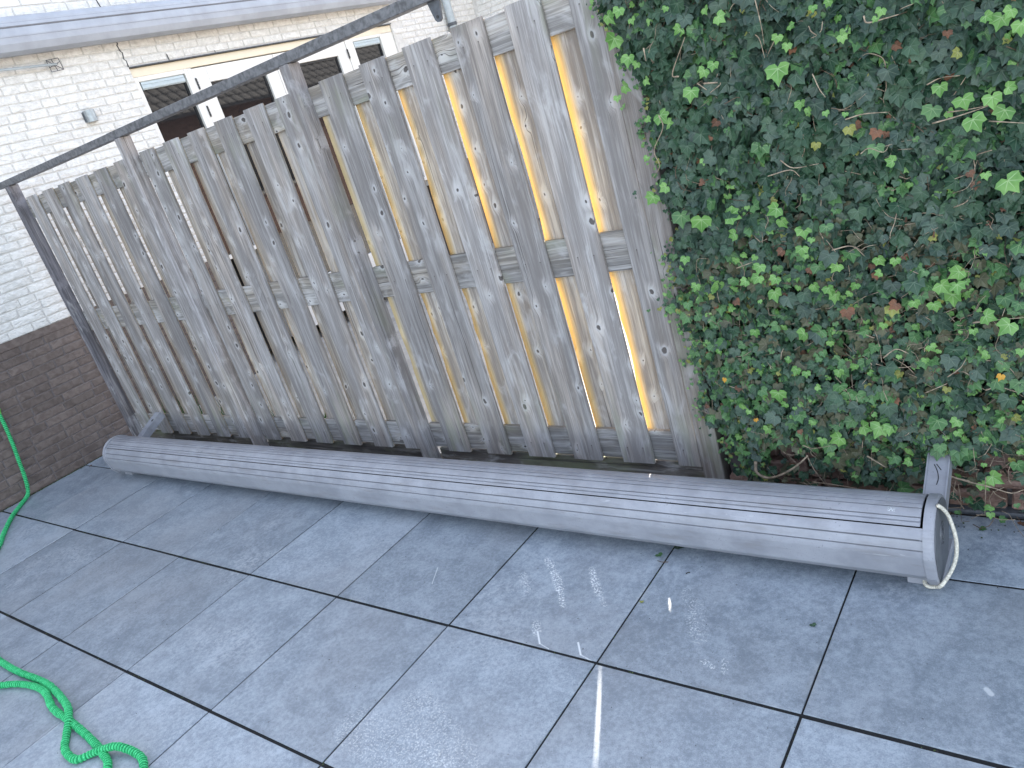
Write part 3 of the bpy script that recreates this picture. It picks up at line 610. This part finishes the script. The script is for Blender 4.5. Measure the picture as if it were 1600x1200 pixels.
# pale scratch marks / droppings on the cassette
b = MB()
for x, a0, a1 in ((3.71, 62, 78), (3.90, 64, 84), (4.10, 60, 76), (4.62, 52, 80), (4.635, 66, 78), (1.42, 5, 12), (2.05, -6, 2)):
    pass
# rope
b = MB(); b.tube(spline([(5.640, .585, .262), (5.650, .60, .24), (5.660, .612, .205), (5.672, .605, .148), (5.672, .59, .098), (5.662, .562, .066), (5.641, .525, .040), (5.622, .545, .014), (5.600, .548, .010), (5.590, .565, .014), (5.594, .60, .024)], 8), .0055, 8)
link('rope', centred(b, (5.65, .58, 0)).mesh('rope', ROPE, True), None, (5.65, .58, 0), label='pale rope looped round the right end cap of the awning cassette', cat='rope')

# ------------------------------------------------------------------ green hose
hp = [(.085, .275, .60), (.105, .262, .50), (.115, .245, .38), (.118, .225, .26), (.115, .205, .13), (.125, .17, .035), (.19, .09, .013), (.36, -.04, .013), (.60, -.18, .013), (.80, -.285, .013),
      (1.05, -.46, .013), (1.35, -.66, .013), (1.75, -.74, .013), (2.1, -.79, .013), (2.40, -.800, .013), (2.69, -.785, .013), (2.90, -.806, .015), (3.04, -.838, .030), (3.12, -.888, .016), (3.20, -.932, .013), (3.30, -.938, .013), (3.345, -.895, .016),
      (3.43, -.850, .030), (3.53, -.832, .014), (3.60, -.850, .013), (3.66, -.90, .013), (3.62, -.97, .013), (3.52, -.955, .013), (3.46, -.902, .014), (3.37, -.880, .012), (3.23, -.863, .013), (3.05, -.852, .013), (2.90, -.846, .013), (2.73, -.812, .013), (2.56, -.832, .013), (2.40, -.90, .013), (2.0, -1.1, .013), (1.4, -1.3, .013), (1.0, -1.7, .013)]
# rearrange the fold so each strand is one smooth run
path = spline(hp, 12); dense = [path[0]]; STEP = .0031      # even arc-length rings
for i in range(len(path)-1):
    while (path[i+1]-dense[-1]).length >= STEP: dense.append(dense[-1] + (path[i+1]-dense[-1]).normalized()*STEP)
rs = random.Random(9); RR = [(.0136, .0124, .0098, .0124)[i % 4] + rs.uniform(-.0009, .0009) for i in range(len(dense))]
hs = empty('garden_hose', (.1, .27, .6), label='bright green crinkled textile garden hose hanging from the wall and trailing over the slabs', cat='hose')
b = MB(); b.tube(dense, .0125, 9, rf=lambda i: RR[i])
b.mi = [1 if (f[0]//9) % 4 in (1, 2) else 0 for f in b.f]  # crease rings take the darker green: fold shade painted in
b.v = [(x+rs.uniform(-.0008, .0008), y+rs.uniform(-.0008, .0008), max(z, .0005)) for x, y, z in b.v]
part('hose_sleeve', b, [HOSE, HOSED], hs, False)
b = MB(); b.tube([(.084, .276, .598), (.082, .280, .618), (.080, .283, .634)], [.0115, .013, .0165], 12); part('coupling', b, HOSEC, hs, False)
b = MB(); b.tube([(.080, .283, .635), (.078, .286, .650)], .0125, 10); b.tube([(.078, .286, .6505), (.075, .289, .675)], .008, 10); part('metal_connector', b, STEEL, hs)
tp = empty('garden_tap', (.075, .30, .70), label='small metal garden tap on the dark brick plinth at the left edge', cat='tap')
b = MB(); b.tube([(X0-.008, .292, .70), (.082, .292, .70), (.083, .291, .677)], .009, 10); part('spout', b, STEEL, tp, True)
b = MB(); b.tube([(.075, .270, .712), (.075, .314, .712)], .004, 8); part('handle', b, STEEL, tp)

# ------------------------------------------------------------------ ivy
def leaf_geo(seed, fold=.18):
    rs = random.Random(seed); j = lambda a=.05: 1+rs.uniform(-a, a)
    o = [(0, -.95*j()), (.20, -.62*j()), (.33, -.47), (.62*j(), -.50*j()), (.60, -.20), (.68*j(), .08*j()), (.46, .26), (.16, .30), (0, .08)]
    pts = o + [(-x*j(.07), y*j(.04)) for x, y in reversed(o[1:-1])]
    vs = [(0, -.12, 0)] + [(x, y, 0) for x, y in pts]; n = len(pts)
    v3 = []
    c1 = rs.uniform(.05, .22)
    for x, y, _ in vs: v3.append((x, y, abs(x)*fold - c1*(y*y + .4*x*x) + rs.uniform(-.02, .02)))
    fs = [(0, 1+i, 1+(i+1) % n) for i in range(n)]
    return v3, [(f[0], f[2], f[1]) for f in fs], [(x, y) for x, y, _ in vs]
LG = [leaf_geo(k, .05+.06*(k % 5)) for k in range(10)]
def leaf_matrix(p, size, rs, tilt=.45):
    # leaf blade faces out of the wall (-Y) and a little up, its tip hanging down
    e = Matrix.Rotation(rs.gauss(0, .65), 4, 'Y') @ Matrix.Rotation(math.pi/2 - rs.uniform(-.1, tilt+.3), 4, 'X') @ Matrix.Rotation(rs.gauss(0, tilt), 4, 'Y')
    return Matrix.Translation(p) @ e @ Matrix.Scale(size, 4)
ivy = empty('ivy_hedge', (5.6, .95, 0), label='dense climbing ivy with dark, lime and dead leaves covering the wall right of the fence', cat='ivy')
HERO = [(4.87,1.716,0.045,'l'),(4.908,1.722,0.037,'l'),(4.941,1.687,0.026,'l'),(4.987,1.665,0.022,'l'),(5.048,1.687,0.021,'l'),(5.076,1.623,0.036,'l'),(5.188,1.623,0.038,'l'),(5.156,1.652,0.028,'l'),(4.875,1.653,0.056,'l'),(4.906,1.591,0.045,'l'),(4.928,1.569,0.026,'l'),(5.123,1.5,0.036,'l'),(5.153,1.51,0.035,'l'),(5.075,1.456,0.051,'l'),(4.945,1.518,0.03,'l'),(4.872,1.517,0.042,'l'),(4.843,1.492,0.027,'l'),(4.967,1.411,0.053,'l'),(4.988,1.382,0.034,'l'),(4.923,1.411,0.023,'l'),(5.078,1.332,0.056,'d'),(5.031,1.307,0.046,'d'),(5.073,1.258,0.026,'l'),(4.936,1.2,0.036,'l'),(4.896,1.299,0.024,'l'),(5.163,1.246,0.048,'d'),(5.469,1.579,0.025,'l'),(5.322,1.455,0.065,'l'),(5.489,1.49,0.026,'l'),(5.43,1.578,0.023,'l'),(5.334,1.533,0.03,'l'),(5.355,1.506,0.027,'l'),(5.368,1.55,0.023,'l'),(5.583,1.526,0.028,'l'),(5.57,1.51,0.019,'l'),(5.825,1.44,0.046,'l'),(5.861,1.416,0.043,'l'),(5.844,1.45,0.034,'l'),(5.795,1.451,0.029,'l'),(5.836,1.4,0.02,'l'),(5.693,1.32,0.04,'l'),(5.739,1.279,0.046,'l'),(5.707,1.256,0.028,'l'),(5.798,1.27,0.045,'l'),(5.83,1.284,0.033,'l'),(5.822,1.235,0.048,'l'),(5.756,1.227,0.053,'l'),(5.673,1.271,0.047,'m'),(5.367,1.356,0.034,'l'),(5.383,1.336,0.024,'l'),(5.426,1.318,0.02,'l'),(5.474,1.304,0.017,'l'),(5.479,1.265,0.034,'y'),(5.573,1.16,0.033,'l'),(5.82,1.067,0.059,'l'),(5.775,1.091,0.025,'l'),(5.391,1.241,0.028,'y'),(5.632,1.303,0.044,'d'),(5.621,1.357,0.038,'d'),(5.736,1.387,0.027,'y'),(4.888,1.178,0.048,'l'),(4.966,1.106,0.064,'m'),(5.029,1.083,0.067,'l'),(5.072,1.132,0.054,'m'),(5.121,1.084,0.054,'l'),(5.124,1.024,0.039,'l'),(5.196,1.101,0.041,'m'),(5.26,1.082,0.048,'l'),(5.267,1.045,0.044,'l'),(5.324,1.012,0.048,'l'),(5.343,0.981,0.022,'l'),(5.313,0.956,0.037,'l'),(5.32,0.934,0.019,'l'),(4.951,0.968,0.033,'l'),(5.113,0.946,0.027,'l'),(5.138,0.959,0.027,'l'),(5.173,0.947,0.023,'l'),(5.182,0.916,0.039,'l'),(5.172,0.882,0.039,'l'),(5.223,0.873,0.035,'l'),(5.213,0.83,0.05,'l'),(5.043,0.871,0.052,'l'),(4.968,0.874,0.033,'l'),(5.087,0.85,0.032,'l'),(5.131,0.873,0.032,'l'),(5.066,0.791,0.032,'l'),(5.331,0.84,0.038,'l'),(5.369,0.829,0.037,'l'),(4.927,0.815,0.038,'m'),(4.865,0.854,0.034,'m'),(4.861,0.807,0.038,'m'),(5.163,0.805,0.016,'l'),(5.285,0.84,0.023,'l'),(4.917,0.903,0.037,'d'),(5.132,0.706,0.036,'l'),(5.224,0.716,0.028,'l'),(5.281,0.69,0.047,'l'),(5.402,0.894,0.04,'l'),(5.512,0.902,0.039,'l'),(5.553,0.894,0.031,'l'),(5.511,0.861,0.025,'l'),(5.702,0.845,0.047,'l'),(5.658,0.812,0.048,'l'),(5.694,0.809,0.041,'l'),(5.683,0.782,0.051,'l'),(5.716,0.817,0.02,'l'),(5.387,0.807,0.045,'l'),(5.444,0.832,0.029,'l'),(5.426,0.808,0.022,'l'),(5.505,0.706,0.026,'l'),(5.636,0.758,0.038,'l'),(5.589,0.768,0.032,'l'),(5.531,0.753,0.04,'y'),(5.754,0.715,0.044,'l'),(5.805,0.688,0.054,'l'),(5.724,0.676,0.024,'l'),(5.694,0.674,0.014,'l'),(5.618,0.633,0.029,'l'),(5.637,0.619,0.018,'l'),(5.602,0.594,0.022,'l'),(5.535,0.606,0.018,'l'),(5.58,0.664,0.036,'m'),(5.365,0.561,0.031,'l'),(5.413,0.577,0.027,'l'),(5.829,0.612,0.027,'l'),(5.751,0.603,0.028,'l'),(5.78,0.539,0.024,'o'),(5.768,0.524,0.049,'m'),(5.412,0.754,0.041,'b'),(5.829,0.744,0.033,'m'),(5.241,0.57,0.036,'l'),(5.268,0.558,0.028,'l'),(5.365,0.558,0.027,'l'),(5.294,0.509,0.024,'l'),(5.117,0.496,0.038,'m'),(5.17,0.487,0.054,'l'),(5.186,0.447,0.029,'l'),(5.043,0.443,0.039,'l'),(5.061,0.419,0.021,'l'),(5.413,0.37,0.051,'l'),(5.46,0.371,0.058,'l'),(5.49,0.372,0.042,'l'),(5.338,0.326,0.053,'l'),(5.284,0.319,0.033,'l'),(5.114,0.353,0.034,'l'),(5.025,0.257,0.026,'m'),(5.447,0.415,0.019,'l'),(5.214,0.434,0.016,'l'),(5.411,0.579,0.023,'l'),(5.532,0.292,0.039,'l'),(5.53,0.254,0.031,'l'),(5.5,0.157,0.056,'m'),(5.617,0.312,0.038,'m'),(5.617,0.397,0.059,'m'),(5.666,0.398,0.037,'l'),(5.666,0.361,0.029,'l'),(5.773,0.405,0.021,'l'),(5.806,0.412,0.028,'y'),(5.728,0.342,0.025,'l'),(5.813,0.305,0.021,'l'),(5.742,0.216,0.052,'l'),(5.717,0.19,0.041,'l'),(5.724,0.257,0.018,'l'),(5.731,0.111,0.03,'l'),(5.805,0.263,0.043,'m'),(5.469,0.286,0.039,'d'),(5.132,0.644,0.033,'d'),(5.234,1.135,0.041,'d'),(5.415,1.105,0.042,'d'),(5.474,1.042,0.045,'d'),(5.632,1.069,0.043,'d'),(5.561,0.958,0.041,'d'),(5.753,0.95,0.042,'d'),(5.358,1.186,0.042,'d'),(5.532,1.413,0.035,'d'),(5.234,1.506,0.045,'d'),(5.282,1.574,0.041,'d'),(5.105,1.317,0.019,'b'),(5.132,1.357,0.029,'b'),(5.05,1.195,0.023,'b'),(5.607,1.439,0.028,'b'),(5.543,1.243,0.033,'b'),(5.717,1.438,0.024,'b'),(5.325,0.892,0.026,'b'),(5.089,0.811,0.028,'b'),(5.255,0.955,0.03,'b'),(4.999,0.539,0.021,'o'),(5.079,0.388,0.017,'o'),(5.218,0.349,0.021,'b'),(5.741,1.1,0.022,'b'),(5.542,0.766,0.036,'b')]
from mathutils import noise as mn
def edge_x(z):   # ragged left edge of the growth
    return 4.862 + .028*math.sin(z*5.1+1) + .022*math.sin(z*13.7) + .016*math.sin(z*31) - (.03 if z > 1.35 else 0) + (.02 if z < .3 else 0)
def surf(x, z):
    e = min(1, max(0, (x-edge_x(z)+.03)/.16))
    return .955 - e*(.055 + .10*(.5+.5*mn.noise(Vector((x*3.1, z*3.1, 0)))) + .035*mn.noise(Vector((x*9, z*9, 3))))
meshes = {}
def leaf_mesh(k, g):
    if (k, g) not in meshes:
        b = MB(); v, f, u = LG[g]; b.add(v, f, 0, u); meshes[(k, g)] = b.mesh('leaf', LEAFM[k], uv=True)
    return meshes[(k, g)]
rs = random.Random(21)
def put_leaf(p, size, k, tilt=.45):
    o = bpy.data.objects.new('leaf', leaf_mesh(k, rs.randrange(10))); COL.objects.link(o); o.parent = ivy
    o.matrix_basis = Matrix.Translation(-ivy.location) @ leaf_matrix(p, size, rs, tilt)
for x, z, s_, k in HERO:
    y = min(.90, surf(x, z)) - rs.uniform(.012, .035)
    # keep the leaf on the same sight line when it sits nearer or farther than the reference depth
    t = (y-CAMC.y)/(.82-CAMC.y); xx = CAMC.x + (x-CAMC.x)*t; zz = CAMC.z + (z-CAMC.z)*t
    put_leaf((xx, y, zz), s_*.74*t*(1.0 if k != 'd' else 1.1), k, .3)
nobj = len(HERO); placed = 0
while nobj + placed < 298:
    x = rs.uniform(4.95, 6.15); z = rs.uniform(.25, 1.75); u, v, d = proj((x, .85, z))
    if not (0 < u < 1600 and 0 < v < 1000): continue
    put_leaf((x, surf(x, z)-rs.uniform(.0, .02), z), rs.uniform(.028, .042), rs.choice('ddeedm'), .35); placed += 1
big = MB(); cnt = 0
def add_leaf(p, size, k, tilt=.5):
    mt = leaf_matrix(p, size, rs, tilt); v, f, u = LG[rs.randrange(10)]
    big.add([(mt @ Vector(q))[:] for q in v], f, LK.index(k), u)
while cnt < 38000:
    x = rs.uniform(4.80, 8.2); z = rs.uniform(0.03, 2.02)
    if x > 6.4 and rs.random() < .45: continue
    if x < edge_x(z) + rs.uniform(-.02, .05): continue
    low_ = z < .20 + .05*math.sin(x*9)
    if low_ and rs.random() < (.90 if x > 5.05 else .3): continue
    cl = mn.noise(Vector((x*2.6, z*2.6, 9)))            # patches of thin growth where stems show
    if cl < -.38 and rs.random() < .25: continue
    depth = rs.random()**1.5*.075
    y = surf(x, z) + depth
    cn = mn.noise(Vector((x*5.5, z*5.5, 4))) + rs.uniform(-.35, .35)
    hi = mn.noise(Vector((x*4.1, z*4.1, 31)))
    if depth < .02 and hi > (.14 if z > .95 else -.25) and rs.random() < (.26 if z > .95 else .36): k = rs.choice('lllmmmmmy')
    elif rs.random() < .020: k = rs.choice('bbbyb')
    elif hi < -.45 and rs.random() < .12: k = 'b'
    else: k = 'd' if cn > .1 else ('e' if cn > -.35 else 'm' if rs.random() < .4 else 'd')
    if z < .95 + .12*math.sin(x*5) and k in 'de' and rs.random() < .26: k = 'w'
    s_ = (.014 + .026*rs.random()**1.4) if k in 'dewm' else rs.uniform(.010, .022)
    if z > 1.0 and k in 'de': s_ *= 1.1
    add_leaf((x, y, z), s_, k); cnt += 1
# sprigs creeping left over the end post
for k in range(70):
    z = rs.uniform(.2, 1.85); x = edge_x(z) - abs(rs.gauss(0, .045)); add_leaf((x, .948-rs.uniform(0, .012), z), rs.uniform(.006, .013), rs.choice('dmll'))
for k in range(260):
    z = rs.uniform(.1, 1.8); x = edge_x(z) - abs(rs.gauss(0, .016)); add_leaf((x, .945-rs.uniform(0, .02), z), rs.uniform(.006, .015), rs.choice('ddmmly'))
fo = link('foliage', None, ivy) if False else None
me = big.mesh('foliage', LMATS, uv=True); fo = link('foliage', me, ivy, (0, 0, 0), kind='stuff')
# stems
STEMS = [[(5.057,0.232),(5.057,0.192),(5.091,0.171),(5.148,0.194),(5.203,0.235),(5.236,0.268)],[(5.235,0.261),(5.249,0.213),(5.278,0.159)],[(5.239,0.171),(5.318,0.163),(5.432,0.149)],[(5.418,0.279),(5.469,0.241)],[(5.635,0.226),(5.672,0.212),(5.742,0.192),(5.788,0.179),(5.819,0.19)],[(5.729,0.227),(5.725,0.173),(5.719,0.094)],[(5.648,0.221),(5.688,0.209)],[(5.228,0.309),(5.257,0.298),(5.312,0.31)],[(5.669,1.333),(5.699,1.341),(5.739,1.337)],[(5.673,1.239),(5.733,1.246),(5.792,1.255)],[(5.79,1.219),(5.859,1.201)],[(5.476,1.291),(5.523,1.296),(5.582,1.287)],[(5.413,1.422),(5.424,1.38),(5.436,1.356)],[(5.548,1.524),(5.554,1.507),(5.589,1.505),(5.624,1.506)],[(5.726,0.705),(5.784,0.71),(5.84,0.715)],[(5.707,1.259),(5.76,1.255),(5.812,1.258)],[(5.504,1.198),(5.524,1.207),(5.557,1.191),(5.574,1.209)],[(5.655,0.545),(5.688,0.574),(5.705,0.602)],[(5.744,0.505),(5.774,0.514),(5.817,0.501)],[(5.595,0.495),(5.629,0.515),(5.653,0.525)],[(5.054,1.503),(5.037,1.516),(5.095,1.599)],[(5.257,1.182),(5.321,1.189),(5.344,1.167)],[(5.299,1.22),(5.33,1.193),(5.398,1.192)],[(5.124,1.468),(5.169,1.457),(5.137,1.439)],[(4.967,1.604),(4.969,1.568)],[(4.973,1.414),(4.975,1.376),(4.933,1.318),(4.939,1.268),(4.905,1.235)],[(5.298,1.634),(5.304,1.57),(5.302,1.523)],[(5.269,1.564),(5.291,1.542),(5.3,1.491)],[(5.106,1.473),(5.13,1.449)],[(5.497,0.609),(5.534,0.638),(5.565,0.622)],[(5.116,0.922),(5.168,0.936)],[(5.4,0.948),(5.451,0.951),(5.481,0.92)]]
for st in STEMS:
    n = len(st); r0 = .0062 if st[0] == STEMS[0][0] else rs.uniform(.0016, .0026)
    pts = []
    for x, z in st:
        y = surf(x, z) - .022; t = (y-CAMC.y)/(.80-CAMC.y); pts.append((CAMC.x+(x-CAMC.x)*t, y + .004*math.sin(x*70+z*50), CAMC.z+(z-CAMC.z)*t))
    q = spline(pts, 5); b = MB(); b.tube(q, [r0*(1-.6*i/len(q))*(1+.12*math.sin(i*2.3)) for i in range(len(q))], 6); part('stem', b, STEMM, ivy, True)
for k in range(90):
    x = rs.uniform(4.92, 6.1); z = rs.uniform(.15, 1.75); a = rs.uniform(0, 6.28); L = rs.uniform(.05, .16); P = [(x, surf(x, z)+.0, z)]
    for i in range(4):
        a += rs.gauss(0, .75); x += math.cos(a)*L/4; z += math.sin(a)*L/4; P.append((x, surf(x, z)-.004+rs.uniform(-.008, .014), z))
    b = MB(); sp_ = spline(P, 3); r1 = rs.uniform(.0010, .0018); b.tube(sp_, [r1*(1-.75*i/len(sp_)) for i in range(len(sp_))], 5); part('stem', b, rs.choice((STEMM, STEMM, STEMD)), ivy, True)
tw = MB()
for k in range(3800):
    x = rs.uniform(4.84, 8.0); z = rs.uniform(.03, 1.95)
    if x < edge_x(z)-.015: continue
    dens = 1.0 if z < 1.0 else .45
    if rs.random() > dens: continue
    a = rs.gauss(0, 1.2); L = rs.uniform(.03, .12); P = [(x, surf(x, z)+rs.uniform(-.008, .035), z)]
    for i in range(3):
        a += rs.gauss(0, .7); x += math.cos(a)*L/3; z += math.sin(a)*L/3; P.append((x, surf(x, z)+rs.uniform(-.008, .03), max(.01, z)))
    tw.tube(P, rs.uniform(.0006, .0013), 4, mi=0 if rs.random() < .5 else 1, cap=False)
link('twigs', tw.mesh('twigs', [STEMM, STEMD]), ivy, (0, 0, 0), kind='stuff')
# the low brick wall and boards the ivy clings to
iw = empty('garden_wall', (5.6, 1.03, 0), label='low rough red brick wall showing at the foot of the ivy', cat='wall')
b = MB(); b.box((4.866, 1.005, -.03), (9, 1.029, .40)); part('mortar', b, DARKM, iw)
IVB = []
for L in (.2, .16):
    for k in range(4):
        b = MB(); b.cbox((-L/2, -.03, -.031), (L/2, .02, .031), .007); b.v = [(x+random.uniform(-.003, .003), y+random.uniform(-.003, .003), z+random.uniform(-.003, .003)) for x, y, z in b.v]; IVB.append((L, b.mesh('brick', REDB)))
for r in range(5):
    x = 4.87 + .1*(r % 2)
    while x < 8.8:
        L, me = random.choice(IVB); link('brick', me, iw, (x+L/2, 1.0+random.uniform(-.006, .004), .034+.074*r)); x += L+.012
b = MB(); b.box((4.79, 1.031, -.03), (9, 1.101, 1.96)); link('board_wall', centred(b, (6, 1.05, 1)).mesh('board_wall', mat_plain('dark_backing_boards', (.05, .04, .032), .9, .1, sc=12)), None, (6, 1.05, 1), label='dark timber wall standing behind the ivy', cat='wall')

# ------------------------------------------------------------------ debris on the slabs
def litter(name, label, cat, x, y, s_, k, rot, z=.0025):
    b = MB(); v, f, u = LG[3]; mt = Matrix.Rotation(rot, 4, 'Z') @ Matrix.Scale(s_, 4); b.add([(mt @ Vector((q[0], q[1], abs(q[2])+.02)))[:] for q in v], [tuple(reversed(t)) for t in f], 0, u)
    return link(name, b.mesh(name, LEAFM[k], uv=True), None, (x, y, z), label=label, cat=cat)
litter('fallen_leaf', 'pale green torn leaf lying in front of the awning cassette', 'leaf', 4.765, .525, .020, 'm', 1.0)
litter('fallen_leaf', 'dark green ivy leaf tucked half under the cassette at a slab joint', 'leaf', 4.81, .585, .040, 'd', 2.2)
litter('fallen_leaf', 'tiny curled dry leaf lying in the slab joint', 'leaf', 4.815, .285, .011, 'y', .3)
litter('fallen_leaf', 'small blackened leaf alone in the middle of a right-hand slab', 'leaf', 5.342, .321, .014, 'd', .8)
litter('fallen_leaf', 'green ivy leaf behind the cassette beside the end post', 'leaf', 4.62, .90, .05, 'd', .2, .03)
b = MB(); b.tube(spline([(-.02, .004, .003), (0, 0, .004), (.02, .006, .003)], 4), .0012, 5); link('twig', b.mesh('twig', STEMD), None, (4.796, .488, 0), label='short dark twig lying across the slab joint', cat='twig')
b = MB(); b.tube(spline([(-.005, -.006, .003), (0, 0, .004), (.006, .004, .003)], 4), .0015, 5); link('crumb', b.mesh('crumb', SOIL), None, (4.905, .455, 0), label='small dark crumb of soil near the cassette', cat='soil')

# moss, soil crumbs and leaf scraps gathered along the wall foot, under the fence and below the ivy
b = MB(); rs = random.Random(77)
def clump(x, y, z, q, mi):
    n = 5; b.add([(x+q*math.cos(6.283*k/n)*rs.uniform(.6, 1.2), y+q*math.sin(6.283*k/n)*rs.uniform(.6, 1.2), z) for k in range(n)] + [(x, y, z+q*rs.uniform(.4, .9))], [(k, (k+1) % n, n) for k in range(n)], mi)
for k in range(1500):
    y = rs.uniform(-1.6, .93); clump(.063+abs(rs.gauss(0, .006)), y, 0, rs.uniform(.002, .006), rs.choice((0, 0, 1)))
for k in range(1800):
    x = rs.uniform(.1, 7); clump(x, rs.uniform(.935, 1.0), -.012, rs.uniform(.003, .010), rs.choice((0, 1, 1)))
for k in range(420):
    x = rs.uniform(.6, 6.5); clump(x, .93-abs(rs.gauss(0, .06)), .0005, rs.uniform(.0015, .004), rs.choice((0, 1, 1)))
for k in range(900):      # moss and grit sitting in the slab joints
    if rs.random() < .5: x = rs.randrange(1, 11)*.6 + rs.gauss(0, .0012); y = rs.uniform(-1.3, .93)
    else: x = rs.uniform(.1, 6.5); y = rs.choice((0, 0, -.605, .606)) + rs.gauss(0, .0014)
    if mn.noise(Vector((x*3, y*3, 5))) > -.05: clump(x, y, -.0026, rs.uniform(.0015, .004), rs.choice((0, 0, 1)))
for k in range(160):
    x = rs.uniform(1, 6.3); clump(x, rs.uniform(-1, .6), .0005, rs.uniform(.001, .0026), 1)
link('moss_and_crumbs', b.mesh('moss_and_crumbs', [mat_plain('moss_green', (.06, .085, .03), .95, .1, var=.4, sc=90), SOIL]), None, kind='stuff')

LIT = [('dead brown leaf lying on the kerb under the ivy, nearest the end post', 4.98, .90, .024, 'b'), ('small green leaf on the slab right of the awning end cap', 5.70, .86, .018, 'm'),
       ('brown leaf on the slab edge right of the pale rope', 5.80, .90, .020, 'b'), ('yellowed leaf on the soil between the cassette and the ivy', 5.25, .91, .022, 'y'), ('brown curled leaf by the dark wall foot', .16, .60, .02, 'b')]
for i, (lb, x, y, q_, k) in enumerate(LIT): litter('fallen_leaf', lb, 'leaf', x, y, q_, k, i*1.3)
